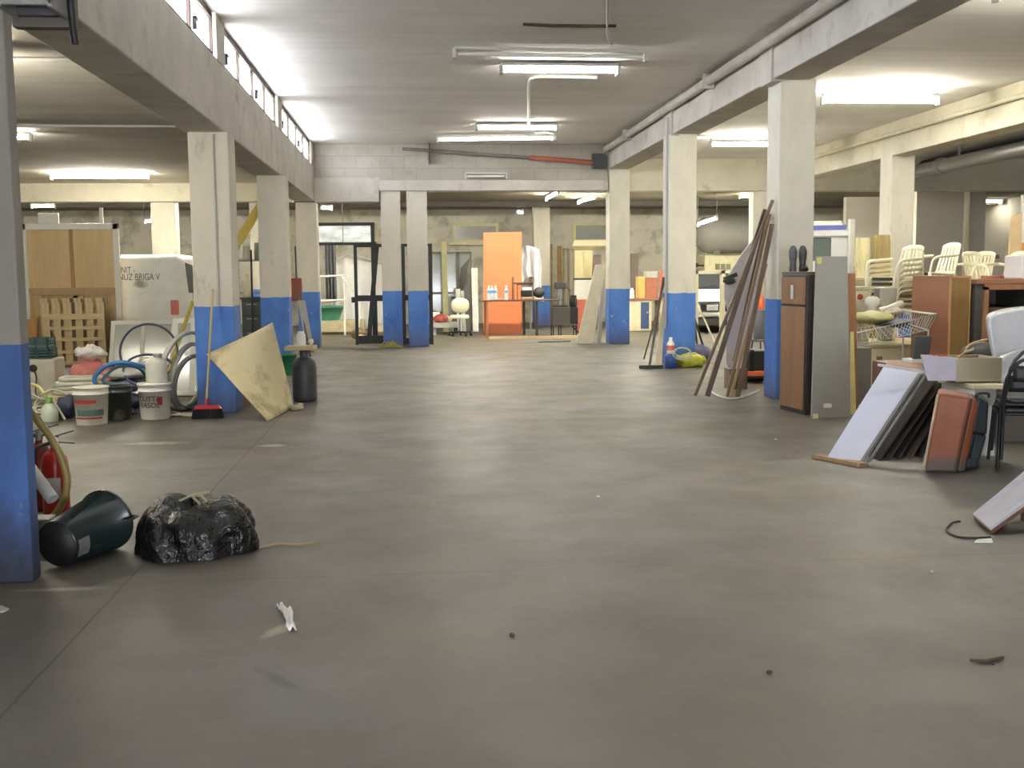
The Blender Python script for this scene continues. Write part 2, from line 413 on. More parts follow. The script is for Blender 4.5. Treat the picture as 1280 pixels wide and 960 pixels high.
# clerestory windows: frames, frosted panes, handles
M_PANE = None
def frosted():
    t = NT('frosted_glass'); n = t.n; out = n['Material Output']
    tr = t.new('ShaderNodeBsdfTranslucent'); tr.inputs[0].default_value = (.95, .95, .97, 1)
    tp = t.new('ShaderNodeBsdfTransparent'); tp.inputs[0].default_value = (.9, .92, .95, 1)
    mx = t.new('ShaderNodeMixShader'); mx.inputs[0].default_value = .62
    t.link(tr.outputs[0], mx.inputs[1]); t.link(tp.outputs[0], mx.inputs[2]); t.link(mx.outputs[0], out.inputs[0]); return t.m
M_PANE = frosted()
M_WFR = mat('3a2b1e', .7, var=.15)
for ya, yb in ((-.2, 5.4), (6.05, 11.83), (12.42, 17.08), (17.67, 22.58)):
    portal('clerestory_portal', (-2.2, (ya+yb)/2, 4.02), (0, -math.pi/2, 0), .42, yb-ya)
for i, (ya, yb, k) in enumerate(((-.2, 5.4, 4), (6.05, 11.83, 5), (12.42, 17.08, 4), (17.67, 22.58, 4))):
    x = -2.06; f = B(); z0, z1 = 3.80, 4.24
    f.box(x-.03, x+.03, ya, yb, z0, z0+.04).box(x-.03, x+.03, ya, yb, z1-.05, z1+.02)
    for j in range(k+1):
        yy = ya+(yb-ya)*j/k; f.box(x-.03, x+.03, max(ya, yy-.035), min(yb, yy+.035), z0, z1)
    w = struct('window_%d' % (i+1), f, M_WFR)
    for j in range(k):
        a, b_ = ya+(yb-ya)*j/k+.02, ya+(yb-ya)*(j+1)/k-.02
        obj('pane', B().box(x-.008, x-.002, a, b_, z0+.03, z1-.04), M_PANE, w)
        if j % 2 == 0: obj('window_handle', B().box(x+.03, x+.07, a+.06, a+.09, z0+.05, z0+.17).box(x+.05, x+.07, a+.06, a+.2, z0+.15, z0+.17), M_BLACK, w)
# rear windows with pale frames (looked at through the portal)
def rear_window(n, px0, py0, px1, py1):
    a, b_ = at(px0, py1, 33.98), at(px1, py0, 33.98); t = .09
    f = B().box(a.x, b_.x, 33.9, 34.0, a.z, a.z+t).box(a.x, b_.x, 33.9, 34.0, b_.z-t, b_.z).box(a.x, a.x+t, 33.9, 34.0, a.z+t, b_.z-t).box(b_.x-t, b_.x, 33.9, 34.0, a.z+t, b_.z-t)
    w = struct('window_%d' % n, f, mat('d9d3a4', .5, var=.06))
    obj('sill', B().box(a.x-.1, b_.x+.1, 33.82, 34.0, a.z-.06, a.z), M_CREAM, w)
    obj('pane', B().box(a.x+t, b_.x-t, 33.95, 33.97, a.z+t, b_.z-t), mat('8d8d86', .25, var=.06, scale=1.5), w)
rear_window(5, 565, 279, 623, 304); rear_window(6, 716, 278, 772, 303)
a, c = at(396, 305, 33.98), at(470, 280, 33.98)
w7 = struct('window_7', B().box(a.x, c.x, 33.9, 34, a.z, a.z+.06).box(a.x, c.x, 33.9, 34, c.z-.06, c.z).box(a.x, a.x+.06, 33.9, 34, a.z, c.z).box(c.x-.06, c.x, 33.9, 34, a.z, c.z), M_CREAM)
t = NT('daylit_window'); nz = t.noise(1.6, t.coord((1, 1, 2)), 4); cc_ = t.ramp(nz, [(.35, lin('9fa394')), (.6, lin('e6e8e4'))]); t.base((.1, .1, .1)); t.link(cc_, t.b.inputs['Emission Color']); t.b.inputs['Emission Strength'].default_value = .55
obj('pane', B().box(a.x+.06, c.x-.06, 33.94, 33.96, a.z+.06, c.z-.06), t.m, w7)
# pipes and cables of the building
def pipe(name, label, cat, pts, r, m, n=12, group=None):
    return tag(obj(name, B().tube(pts, r, n), m), label, cat, group)
g = thing('drain_pipe', 'pale painted pipe running along the top of the long east beam', 'pipe', (4.13, 8, 4.08))
obj('pipe_run', B().tube([(4.12, -6, 4.15), (4.12, 22.9, 4.13)], .065, 12), M_BEAM, g)
for y in (14.9, 20.6): obj('pipe_clamp', B().box(4.03, 4.194, y-.03, y+.03, 4.03, 4.23), M_BEAM, g)
pipe('conduit', 'thin pale conduit on the outer east beam face', 'pipe', [(7.855, 4, 3.74), (7.855, 23, 3.74)], .035, M_BEAMW)
g = thing('duct_pipe', 'large grey pipe under the dark ceiling by the far east side', 'pipe', (10.4, 14, 3.43))
obj('pipe_run', B().tube([(10.4, 5, 3.56), (10.4, 23, 3.56)], .13, 14), M_STEEL, g)
obj('pale_collar', B().lathe([(.17, 0), (.19, .05), (.19, .25), (.17, .3)], (10.4, 13.6, 3.56), 20, (0, 1, 0)), M_LGREY, g)
obj('steel_collar', B().lathe([(.15, 0), (.165, .04), (.165, .12), (.15, .16)], (10.4, 20.6, 3.56), 20, (0, 1, 0)), M_STEEL, g)
for y in (8, 14, 20): obj('hanger', B().box(10.38, 10.42, y-.02, y+.02, 3.68, ZR), M_GREY, g)
pipe('duct_pipe', 'thick dark duct running above the large grey pipe near the outer wall', 'pipe', [(11.2, 5, 3.75), (11.2, 23, 3.75)], .17, M_DGREY)
g = thing('gable_pipe', 'dark horizontal pipe with a red end on the gable wall', 'pipe', at(620, 196, 22.9))
p0, p1, p2 = at(503, 186, 22.95), at(662, 197, 22.95), at(741, 203, 22.95)
obj('pipe_run', B().tube([p0, p1], .034, 12), mat('68645f', .6), g); obj('red_section', B().tube([p1, p2], .05, 12), mat('a05a45', .7), g)
obj('pipe_elbow', B().box(p2.x, p2.x+.25, 22.85, 23.1, p2.z-.12, p2.z+.18), M_DGREY, g)
obj('pipe_hanger', B().box(p0.x+.55, p0.x+.57, 22.93, 23.12, p0.z-.3, p0.z+.25), M_DGREY, g)
for k, (px, yy) in enumerate(((175, 14.4), (75, 10.1))):
    pipe('conduit', ('thin pale conduit crossing the aisle ceiling by the round bright lamp', 'thin pale conduit crossing the aisle ceiling at the high corner')[k], 'pipe', [(-7, yy, 3.43), (-2.5, yy, 3.43)], .018, M_LGREY)
pipe('conduit', 'thin dark cable running down the edge of the big blue column', 'cable', [(-2.12, 5.42, 3.0), (-2.06, 5.42, 2.2), (-2.06, 5.42, 1.2)], .012, M_DGREY, 6)
pipe('conduit', 'thin grey conduit down the face of the column behind the broom', 'cable', [(-2.13, 12.187, 3.05), (-2.13, 12.187, 1.2)], .010, M_LGREY, 6)
pipe('conduit', 'pale conduit down the edge of the column beside the mops', 'cable', [(4.13, 17.42, 4.0), (4.13, 17.42, .6)], .022, M_LGREY, 8)
pipe('lamp_cable', 'white cable running between the two lit lamps on the nave ceiling', 'cable',
     smooth_path([atz(746, 97, 4.235), atz(690, 96, 4.235), atz(668, 97, 4.235), atz(661, 105, 4.235), atz(661, 135, 4.235), atz(661, 154, 4.235), atz(667, 166, 4.2), atz(684, 166, 4.15), atz(696, 171, 4.1), atz(690, 176, 4.08)]), .022, M_WHITE, 8)
pipe('lamp_cable', 'white cable dropping from the ceiling onto the long unlit lamp', 'cable', smooth_path([atz(759, -6, 4.24), atz(759, 28, 4.24), atz(759, 42, 4.24), atz(765, 56, 4.2)]), .012, M_LGREY, 8)
tag(obj('rusted_bar', B().tube([atz(654, 30, 4.25), atz(690, 31, 4.255), atz(730, 32, 4.25), atz(770, 32, 4.25)], [.02, .028, .024, .02], 8), mat('4e3b2c', .9)), 'rusty bar showing in the spalled nave ceiling', 'bar')
# fluorescent lamps
M_LIT = emit(TUBE_COL, TUBE)
M_STRONG = emit(TUBE_COL, TUBE*1.9)
M_REAR = emit(TUBE_COL, TUBE*1.7)
M_LITC = emit((1, .96, .86), TUBE*.42)
def lamp(label, p, q, lit=True, rod=0, m=None, drop=.0, wide=.055, group='fluorescent ceiling lamps', tubes=1, cat='ceiling lamp'):
    p, q = V(p), V(q); d = (q-p).normalized(); s = d.cross(V((0, 0, 1))).normalized(); c = (p+q)/2
    t = thing('fluorescent_lamp', label, cat, c, group)
    up = V((0, 0, 1))
    obj('housing', B().bar(p+up*.06, q+up*.06, wide, .04), M_LGREY, t, .008)
    for e in (p, q): obj('end_cap', B().obox(e, (.04, max(.05, wide*.8), .11), Matrix((d, s, up)).transposed()), M_LGREY, t)
    if rod:
        for e in (p, q): obj('hanger_rod', B().cyl(e+up*.05, V((e.x, e.y, rod)), .008, 6), M_GREY, t)
    for k in range(tubes):
        o = s*((k-(tubes-1)/2)*.07)
        obj('tube', B().tube([p+d*.04+o, q-d*.04+o], .022, 8), (m or M_LIT) if lit else M_WHITE, t)
    return t
def lampx(label, px0, px1, py, z, **k):
    a, b_ = atz(px0, py, z), atz(px1, py, z); y = (a.y+b_.y)/2
    return lamp(label, (a.x, y, z), (b_.x, y, z), **k)
lampx('bright lit lamp nearest on the nave ceiling, just behind a longer unlit one', 626, 773, 88, 4.16, m=M_LITC, tubes=2, wide=.22)
lamp('long unlit double lamp crossing the nave ceiling above the bright one', atz(568, 67, 4.16), atz(807, 71, 4.16), lit=False, wide=.1)
lampx('lit lamp farther along the nave ceiling beside a loose white cable', 595, 696, 160, 4.16, m=M_LITC, wide=.16)
lamp('long lamp half lit hanging just below the one with the loose cable', atz(547, 175, 4.14), atz(694, 173, 4.14), wide=.12, m=emit((1, .95, .85), 5))
a = at(610, 217, 22.4); lamp('small unlit lamp fixed low on the gable wall', (a.x-.43, 22.99, a.z), (a.x+.43, 22.99, a.z), lit=False, wide=.08)
lampx('lit lamp on the west aisle ceiling between the plywood panel and the beam', 64, 186, 221, 3.37, tubes=2)
lampx('lit lamp on the west aisle ceiling mostly behind the big blue column', -90, 38, 172, 3.37)
lampx('large bright lamp on the east aisle ceiling beside the tall column', 1027, 1173, 126, 3.79, rod=ZR, tubes=2)
lampx('lit lamp on the east aisle ceiling seen between two columns', 888, 985, 181, 3.79, rod=ZR)
lampx('lit lamp beyond the cross beam above the leaning planks', 925, 985, 246, 3.46)
def lampy(label, pa, pb, z, **k): return lamp(label, atz(*pa, z), atz(*pb, z), **k)
lampy('slanting lit lamp in the rear room over the orange door', (683, 249), (698, 241), 3.44)
lampy('slanting lit lamp in the rear room beside the tall portal column', (723, 253), (744, 247), 3.44)
a, c = at(872, 281, 28.5), at(896, 273, 27.5); lamp('streak of a lit lamp above the grey tank', a, c, rod=3.55)
a = at(650, 265.5, 31); lamp('tiny bright lamp at the top of the rear wall', (a.x-.1, 31, a.z), (a.x+.1, 31, a.z), rod=3.55)
a = at(408, 260, 26); lamp('short bright lamp behind the beam above the black frame', (a.x-.13, 26, a.z), (a.x+.13, 26.1, a.z), rod=3.55, m=emit(TUBE_COL, 420))
a = at(54, 258, 28); lamp('small far lamp beyond the west cross beam over the plywood panel', (a.x-.28, 28, a.z), (a.x+.28, 28, a.z), rod=3.55)
a = at(188, 276.5, 29); lamp('small far lamp beyond the west cross beam over the white van', (a.x-.15, 29, a.z), (a.x+.15, 29, a.z), rod=3.55)
for k, x in enumerate((-9.5, -4.2, 1.4, 5.6, 9.6)):  # lamps added out of sight behind the beams to brighten the rear room
    lamp('%s added lamp from the west, unseen right behind the cross beams' % 'first second third fourth fifth'.split()[k], (x-.75, 24.7, 3.45), (x+.75, 24.7, 3.45), tubes=2, m=M_REAR)
for lab, x0, x1, y, z in (('added unseen lamp on the east aisle ceiling over the suitcases', 4.9, 6.4, 8.9, 3.79),  # added out of frame to light the column fronts and cream chest
                      ('lamp on the west aisle ceiling behind the nearest blue column', -5.2, -3.7, 9.6, 3.0), ('added unseen lamp beyond the outer east beam above the white chairs', 9.2, 10.0, 14.5, 3.7), ('added unseen lamp beyond the outer east beam before the grey pier', 8.6, 9.1, 19.5, 3.76)):  # both lamps beyond the outer beam are added, unseen, to brighten the pier
    lamp(lab, (x0, y, z), (x1, y, z), rod=(ZR if x0 > 0 else ZL), m=M_STRONG if x0 < 0 else None)
a = at(1230, 252, 30); lamp('far bright lamp seen in the slot beside the grey pier', (a.x-.3, 30, a.z), (a.x+.5, 30, a.z), wide=.3, tubes=2, rod=3.55, m=emit(TUBE_COL, 22))
# ================================================================ WEST SIDE, NEAR
# tub lying on its side by the near column
g = thing('tub', 'dark green plastic tub lying on its side beside the blue column', 'tub', (-1.8, 5.85, 0))
a, c = V((-1.865, 5.70, .128)), V((-1.72, 6.06, .168)); ax = c-a; L = ax.length
t = NT('green_plastic'); t.base(lin('1a2624')); t.set(.25); t.bump(t.noise(5), .05, .01)
obj('body', B().lathe([(0, 0), (.118, 0), (.124, .008), (.16, L), (.172, L), (.172, L+.02), (.155, L+.02), (.118, .02), (0, .02)], a, 36, ax), t.m, g)
obj('shaded_base', B().lathe([(0, -.003), (.119, -.003), (.119, .001), (0, .001)], a, 36, ax), mat('0d0d0d', .6), g)  # disc coloured black to carry the shade on the tub's base
s = ax.normalized().cross(V((0, 0, 1))).normalized(); u = s.cross(ax.normalized())
for k in (-1, 1):
    e = c+s*k*.17+u*.03; obj('ear_handle', B().tube([e+ax*.05, e+s*k*.03+ax*.05, e+s*k*.035-ax*.14, e-ax*.16], .008, 8), M_BLACK, g)
obj('sticker', B().grid(lambda q, w: a+ax*(.03+.2*w)+(s*math.cos(-.55+.75*q)+u*math.sin(-.55+.75*q))*(.1275+.036*(.03+.2*w)), 8, 3), mat('6d6b66', .6, var=.3, scale=40), g)
# bin bag
def bag_mat():
    t = NT('black_plastic_film'); n = t.noise(5.5, t.coord((1.2, 1, .7)), 5, .5); n.node.inputs['Distortion'].default_value = 1.2; r = t.math('ABSOLUTE', t.math('SUBTRACT', n, .5))
    n2 = t.math('ABSOLUTE', t.math('SUBTRACT', t.noise(23, None, 3), .5))
    t.base(lin('121212')); t.set(.22, 0, .55); t.bump(t.math('ADD', r, t.math('MULTIPLY', n2, .15)), .9, .07); return t.m
M_BAG = bag_mat()
g = thing('garbage_bag', 'shiny black garbage bag slumped on the concrete floor', 'garbage bag', (-1.2, 6.0, 0))
rnd = random.Random(3); ph = [rnd.uniform(0, 6.28) for _ in range(6)]
def bagf(q, w):
    th = 2*math.pi*q; el = w*math.pi/2
    k = 1+.07*math.sin(3*th+ph[0])+.05*math.sin(7*th+ph[1]+4*w)+.035*math.sin(13*th+ph[2]+6*w)
    r = math.cos(el)**.55*k
    x, y = .32*r*math.cos(th), .27*r*math.sin(th)
    z = .27*math.sin(el)**.8*(1+.10*math.sin(2*th+1.9)+.09*math.sin(5*th+ph[3])*(1-w))+(.035*math.exp(-((x+.14)**2+y*y)/.015)+.05*math.exp(-((x-.17)**2+(y-.02)**2)/.004)-.05*math.exp(-((x-.09)**2+(y)**2)/.003))*w
    return V((-1.22+x, 6.0+y, max(.004, z)))
obj('bag_film', B().grid(bagf, 56, 14, True), M_BAG, g, sub=1, disp=(.035, .1))
for k, (p, q) in enumerate((((240, 620), (258, 643)), ((248, 616), (266, 640)), ((222, 627), (262, 615)))):
    obj('torn_strip', B().tube([at(*p, 5.97), (at(*p, 5.97)+at(*q, 5.93))/2+V((0, 0, .012)), at(*q, 5.93)], .007, 6), mat('a3a27c', .5), g)
# fire extinguishers
def extinguisher(label, x, y, rz, body='a3201c'):
    t = thing('fire_extinguisher', label, 'fire extinguisher', (x, y, 0), 'fire extinguishers by the near column')
    obj('cylinder', B().lathe([(.07, 0), (.078, .01), (.08, .03), (.08, .36), (.072, .40), (.05, .43), (.024, .445), (.022, .47), (0, .47)], (x, y, 0), 28), mat(body, .3, var=.08, dirt='6e2420'), t)
    obj('label_panel', B().grid(lambda q, w: V((x+.0812*math.cos(-2.4+1.5*q), y+.0812*math.sin(-2.4+1.5*q), .15+.13*w)), 10, 2), mat('c4c1b5', .5), t)
    v = obj('valve', B().lathe([(.024, 0), (.026, .04), (.018, .06), (0, .06)], (x, y, .46), 14), M_STEEL, t)
    d = V((math.cos(rz), math.sin(rz), 0))
    obj('lever', B().bar(V((x, y, .52))-d*.03, V((x, y, .555))+d*.12, .02, .008).bar(V((x, y, .50))-d*.03, V((x, y, .475))+d*.12, .02, .008), M_BLACK, t)
    obj('hose', B().tube(smooth_path([(x, y, .49), (x-d.x*.09, y-d.y*.09, .47), (x-d.x*.115, y-d.y*.115, .38), (x-d.x*.1, y-d.y*.1, .2)]), .011, 8), M_BLACK, t)
    return t
p = gr(72, 650); extinguisher('red fire extinguisher with a pale label, beside the green tub', p.x, p.y, .5)
p = gr(54, 640); extinguisher('dull red fire extinguisher half hidden behind the blue column', p.x-.03, p.y+.08, .3, '7e2a22')
Y0 = 6.28
tag(obj('hose', B().tube(smooth_path([at(30, 505, 6.4), at(48, 527, Y0), at(66, 551, Y0), at(79, 578, Y0), at(84, 603, Y0), at(78, 628, Y0), at(64, 648, Y0), gr(46, 663)+V((0, 0, .02))]), .021, 10), mat('8f7d46', .45, var=.15)), 'mustard hose curving out from behind the blue column', 'hose')
a, c = at(41, 590, 6.12), at(66, 624, 6.02)
tag(obj('plastic_tube', B().lathe([(.034, 0), (.034, .3), (.027, .3), (.027, .02)], c, 18, a-c), mat('bdbcb8', .4)), 'white plastic tube leaning by the red extinguishers', 'tube')
tag(obj('orange_box', B().box(-2.42, -2.34, 6.62, 6.70, 0, .50).box(-2.43, -2.33, 6.61, 6.71, .42, .51), mat('b5662c', .6), bev=.004), 'orange topped post behind the extinguishers', 'box')
tag(obj('metal_box', B().box(-2.16, -2.03, 6.08, 6.2, 0, .17).box(-2.165, -2.025, 6.075, 6.205, .165, .18), mat('98968c', .5), bev=.006), 'small grey box on the floor under the white tube', 'box')
# things on the open floor
p = gr(357, 775)
lo_ = [gr(*q) for q in ((345, 763), (350, 768), (357, 775), (358, 782), (357, 789))]; hi_ = [gr(*q) for q in ((353, 759), (361, 763), (367, 771), (366, 779), (371, 788))]
def scrap(q, w):
    i = min(3, int(w*4)); f_ = w*4-i; return lo_[i].lerp(lo_[i+1], f_).lerp(hi_[i].lerp(hi_[i+1], f_), q)+V((0, 0, .016+.012*math.sin(11*q+7*w)+.008*math.sin(23*w)))
tag(obj('paper_scrap', B().grid(scrap, 8, 16), mat('e9e8e3', .6, var=.03), solid=.002), 'crumpled white paper scrap lying alone on the open floor', 'paper')
tag(obj('stick', B().tube([gr(320, 687)+V((0, 0, .008)), gr(350, 682)+V((0, 0, .012)), gr(374, 683)+V((0, 0, .01)), gr(400, 679)+V((0, 0, .007))], [.004, .007, .006, .003], 7), mat('a08a66', .8)), 'thin brown twig on the floor beside the black garbage bag', 'stick')
tag(obj('twig', B().tube([gr(1212, 827)+V((0, 0, .007)), gr(1232, 829)+V((0, 0, .008)), gr(1254, 823)+V((0, 0, .007))], [.005, .008, .004], 7).tube([gr(1234, 829)+V((0, 0, .007)), gr(1243, 832)+V((0, 0, .005))], .003, 6), M_DARKW), 'dark splinter of wood alone on the eastern foreground floor', 'splinter')
tag(obj('cable_loop', B().tube(smooth_path([gr(1200, 653)+V((0, 0, .008)), gr(1190, 655)+V((0, 0, .008)), gr(1183, 664)+V((0, 0, .008)), gr(1195, 672)+V((0, 0, .008)), gr(1215, 674)+V((0, 0, .008)), gr(1238, 673)+V((0, 0, .008))]), .006, 7), M_BLACK), 'black cable curl on the floor by the slanted grey board', 'cable')
tag(obj('white_chip', B().sheet([gr(1218, 679)+V((0, 0, .002)), gr(1241, 679)+V((0, 0, .002)), gr(1239, 675)+V((0, 0, .002)), gr(1222, 676)+V((0, 0, .002))], .008, (0, 0, 1)), M_WHITE), 'small white chip beside the black cable curl', 'chip')
for k, (x, y, lab) in enumerate(((962, 842, 'dark pebble on the foreground floor well before the boards'), (1165, 716, 'small pale crumb on the floor in front of the cable curl'), (748, 622, 'tiny white fleck on the middle of the open floor'), (640, 795, 'small dark crumb in the centre of the foreground floor'), (970, 550, 'pale fleck on the floor before the grey upright board'))):
    q = gr(x, y); tag(obj('crumb', B().ball((q.x, q.y, .006), (.013, .01, .008), 8, .2, 0), (M_DARKW, M_LGREY, M_WHITE, M_DARKW, M_WHITE)[k]), lab, 'crumb')
q = gr(0, 763); tag(obj('paper_scrap', B().sheet([q+V(v) for v in ((-.08, -.05, .002), (.03, -.04, .002), (.04, .0, .002), (-.01, .05, .002), (-.08, .04, .002))], .006, (0, 0, 1)), M_LGREY), 'torn grey paper at the foot of the nearest column', 'paper')
# bracket high up by the near column
g = thing('wall_heater', 'grey steel unit hung high on the nearest column', 'wall unit', at(48, 20, 5.3))
a, c = at(16, 38, 5.3), at(78, -60, 5.3)
f = B().box(a.x, c.x, 5.1, 5.35, c.z-.05, c.z).box(a.x, a.x+.02, 5.1, 5.35, a.z+.06, c.z).box(c.x-.02, c.x, 5.1, 5.35, a.z+.06, c.z)
for zz in (.07, .16, .26): f.box(a.x, c.x, 5.1, 5.13, a.z+zz, a.z+zz+.03)
obj('casing', f, M_GREY, g, .006); obj('back_panel', B().box(a.x+.02, c.x-.02, 5.3, 5.34, a.z+.07, c.z-.05), M_DGREY, g)
obj('mounting_plate', B().box(a.x-.02, c.x+.02, 5.36, 5.43, a.z+.03, c.z), mat('6a645b', .8), g)
tag(obj('hanging_cable', B().tube(smooth_path([at(88, -60, 5.42), at(88, -5, 5.3), at(90, 20, 5.3), at(92, 40, 5.3), at(94, 55, 5.3)]), .017, 8), M_BLACK), 'thick black cable end hanging beside the grey unit', 'cable')

# ---------------------------------------------------------------- around the second column: broom, board, bottle
g = thing('broom', 'broom with red head and long wooden handle leaning on the blue column', 'broom', (-2.21, 11.75, 0))
a = gr(260, 523); h0 = at(258, 506, a.y); h1 = at(266, 362, 12.17)
obj('handle', B().tube([h0, h1], .013, 10), wood('b9a877', '93835a'), g)
obj('broom_head', B().hexa([(a.x-.15, a.y-.035, .10), (a.x+.15, a.y-.035, .10), (a.x+.15, a.y+.035, .10), (a.x-.15, a.y+.035, .10)], [(a.x-.11, a.y-.025, .145), (a.x+.11, a.y-.025, .145), (a.x+.11, a.y+.025, .145), (a.x-.11, a.y+.025, .145)]).lathe([(.022, 0), (.018, .07)], (h0.x, h0.y, .14), 12, h1-h0), mat('a8262b', .45), g, .006)
br = B()
for i in range(30):
    for j in range(4):
        x = a.x-.145+.29*i/29; y = a.y-.028+.056*j/3; sp = 1.12
        br.bar((x, y, .103), (a.x+(x-a.x)*sp+random.uniform(-.004, .004), a.y+(y-a.y)*1.5, .0), .006, .006)
o = obj('bristles', br, M_BLACK, g)
M_CARD = mat('d2c59d', .75, var=.07, scale=2.5, dirt='8f8058', dirt_at=.54, name='stained_board')
Bb = [gr(335, 527), gr(366, 510), at(340, 405, 12.16), at(258, 443, 12.05)]
Bb[0].z = .004; Bb[1].z = .004
g = thing('beige_board', 'stained beige board tilted on its corner against the blue column', 'board', Bb[0])
def bf(q, w):
    lo = Bb[0].lerp(Bb[1], q); hi = Bb[3].lerp(Bb[2], q); p = lo.lerp(hi, w); b_ = .05*max(0, q-.72)/.28; return p+V((0, 1, .3))*b_
obj('sheet', B().grid(bf, 16, 16), M_CARD, g, solid=.012)
obj('rubble', B().ball(gr(362, 514)+V((.06, .08, .02)), (.07, .05, .045), 9, .35, 0).ball(gr(372, 512)+V((.02, .05, .02)), (.04, .05, .05), 8, .35, 0), mat('b3a68a', .8), g, disp=(.02, .03))
p = gr(380, 503); t = thing('gas_bottle', 'charcoal gas bottle standing behind the beige board', 'gas bottle', (p.x, p.y+.15, 0))
c = (p.x, p.y+.15, 0)
obj('tank', B().lathe([(.12, 0), (.145, .02), (.148, .06), (.148, .42), (.135, .48), (.09, .525), (.05, .54), (0, .54)], c, 28), mat('343638', .5, var=.08), t)
obj('collar', B().lathe([(.05, .53), (.055, .60), (.05, .62), (0, .62)], c, 16), M_DGREY, t)
zc = .625; tag(obj('cardboard_pad', B().sheet([(c[0]-.22, c[1]-.14, zc), (c[0]+.13, c[1]-.16, zc), (c[0]+.15, c[1]+.15, zc), (c[0]-.2, c[1]+.14, zc)], .05, (0, 0, 1)), mat('b9a67e', .8), bev=.01), 'brown flat pad lying on the charcoal gas bottle', 'pad')
tag(obj('jar', B().lathe([(.05, 0), (.055, .02), (.055, .13), (.04, .15), (.04, .17), (0, .17)], (c[0]-.03, c[1], zc+.051), 18), M_WHITE), 'white jar standing on the pad above the gas bottle', 'jar')
tag(obj('crumpled_paper', B().ball((c[0]+.09, c[1]-.02, zc+.09), (.035, .035, .04), 9, .3), M_CREAM, disp=(.02, .03)), 'crumpled paper beside the white jar on the pad', 'paper')
p = gr(357, 468); b_ = B().lathe([(.15, 0), (.19, .3), (.2, .3), (.2, .32), (.18, .32), (.145, .02), (0, .02)], (p.x, p.y-.1, 0), 24)
tag(obj('basin', b_, mat('2f7a55', .4)), 'green plastic bin behind the beige board and the gas bottle', 'bin')
# tall things between third and fourth column
g = thing('push_broom', 'upended broom with a rust brown head leaning on the fourth blue column', 'broom', (-2.45, 22.3, 0))
a, c = gr(386, 440), at(369, 308, 22.6); a.y = 21.0; a = at(388, 447, 20.6); a.z = .01
hd = at(371, 362, 22.0)
obj('handle', B().tube([a, at(380, 404, 21.3), hd, c], .02, 8), M_DGREY, g)
obj('head_block', B().obox(hd, (.2, .12, .45), R3('X', -.1)), mat('7a3a2a', .6), g, .01)
obj('grey_shaft', B().bar(at(377, 376, 21.75), at(388, 440, 20.75), .14, .03), M_GREY, g)

# ---------------------------------------------------------------- buckets, hoses and sacks
def bucket(label, x, y, r, h, body='e4e0d2'):
    t = thing('bucket', label, 'bucket', (x, y, 0))
    r0 = r*.86
    obj('body', B().lathe([(r0, 0), (r0+.002, .01), (r*.985, h*.8), (r*1.04, h*.8), (r*1.04, h*.83), (r*.99, h*.83), (r, h*.97), (r*1.05, h*.97), (r*1.05, h), (r*.96, h), (r0*.97, .02), (0, .02)], (x, y, 0), 36), mat(body, .45, var=.05, dirt='b5ab92'), t)
    return t
def band(x, y, r, h, z0, z1, a0, a1):
    return B().grid(lambda q, w: V((x+(r*(.86+.125*(z0+(z1-z0)*w)/(h*.8))+.003)*math.cos(a0+(a1-a0)*q), y+(r*(.86+.125*(z0+(z1-z0)*w)/(h*.8))+.003)*math.sin(a0+(a1-a0)*q), z0+(z1-z0)*w)), 18, 2)
p = gr(110, 532); bx, by, br_, bh = p.x, p.y+.15, .175, .39
g = bucket('white paint bucket with red stripes and a landscape label', bx, by, br_, bh)
obj('red_stripe', band(bx, by, br_, bh, .225, .262, -2.5, -1.0), mat('b7433a', .5), g)
obj('red_stripe', band(bx, by, br_, bh, .065, .083, -2.5, -.6), mat('b7433a', .5), g)
obj('label_picture', band(bx, by, br_, bh, .095, .16, -2.3, -.5), mat('5f7a72', .5, var=.3, scale=18, stretch=(1, 1, 3)), g)
p = gr(190, 525); cx, cy, cr, ch = p.x, p.y+.16, .17, .37
g = bucket('white bucket with dark lettering under the white jug', cx, cy, cr, ch, 'e8e4da')
def wr(txt, size, z, col, a0):
    rr = cr*(.86+.125*(z+.02)/(ch*.8))+.004
    obj('lettering', text_mesh(txt, size, lambda v: V((cx+rr*math.cos(a0+v.x/rr), cy+rr*math.sin(a0+v.x/rr), z+v.y))), mat(col, .6), g)
wr('CUTTA', .075, .20, '35332c', -1.72); wr('RASOL', .075, .13, '35332c', -1.72)
obj('red_mark', band(cx, cy, cr, ch, .155, .245, -1.20, -.85), mat('a8423a', .6), g)
hb = V((bx+.17, by+.36, 0)); g = bucket('dark grey bucket holding the blue hoses', hb.x, hb.y, .15, .36, '3c3f3f')
g = thing('jerrycan', 'white plastic jug with a grey cap standing on the lettered bucket', 'jug', (cx, cy, ch))
obj('lid_board', B().lathe([(cr*1.07, 0), (cr*1.07, .012), (0, .012)], (cx, cy, ch+.002), 30), M_WHITE, g)
obj('body', B().lathe([(.095, 0), (.112, .02), (.114, .2), (.10, .245), (.05, .27), (.045, .285), (0, .285)], (cx+.03, cy, ch+.014), 24), mat('dcdacb', .45), g)
obj('cap', B().lathe([(.048, 0), (.048, .035), (0, .035)], (cx+.05, cy-.01, ch+.29), 16), M_GREY, g)
obj('handle', B().tube(arc((cx-.06, cy, ch+.24), .05, 0, math.pi, 8, (1, 0, 0), (0, 0, 1)), .012, 8), mat('dcdacb', .45), g)
def hose(label, pts, r, col, name='hose', grp=None, k=7):
    return tag(obj(name, B().tube(smooth_path(pts, k), r, 10), mat(col, .4, var=.08)), label, 'hose', grp)
hy = hb.y
hose('thick bright blue hose arching out of the dark grey bucket', [hb+V((-.05, .02, .1)), at(119, 478, hy), at(124, 464, hy), at(136, 456, hy), at(152, 453, hy), at(170, 456, hy+.05), at(187, 463, hy+.2), at(195, 480, hy+.3), at(198, 505, hy+.32)], .024, '3d72a8')
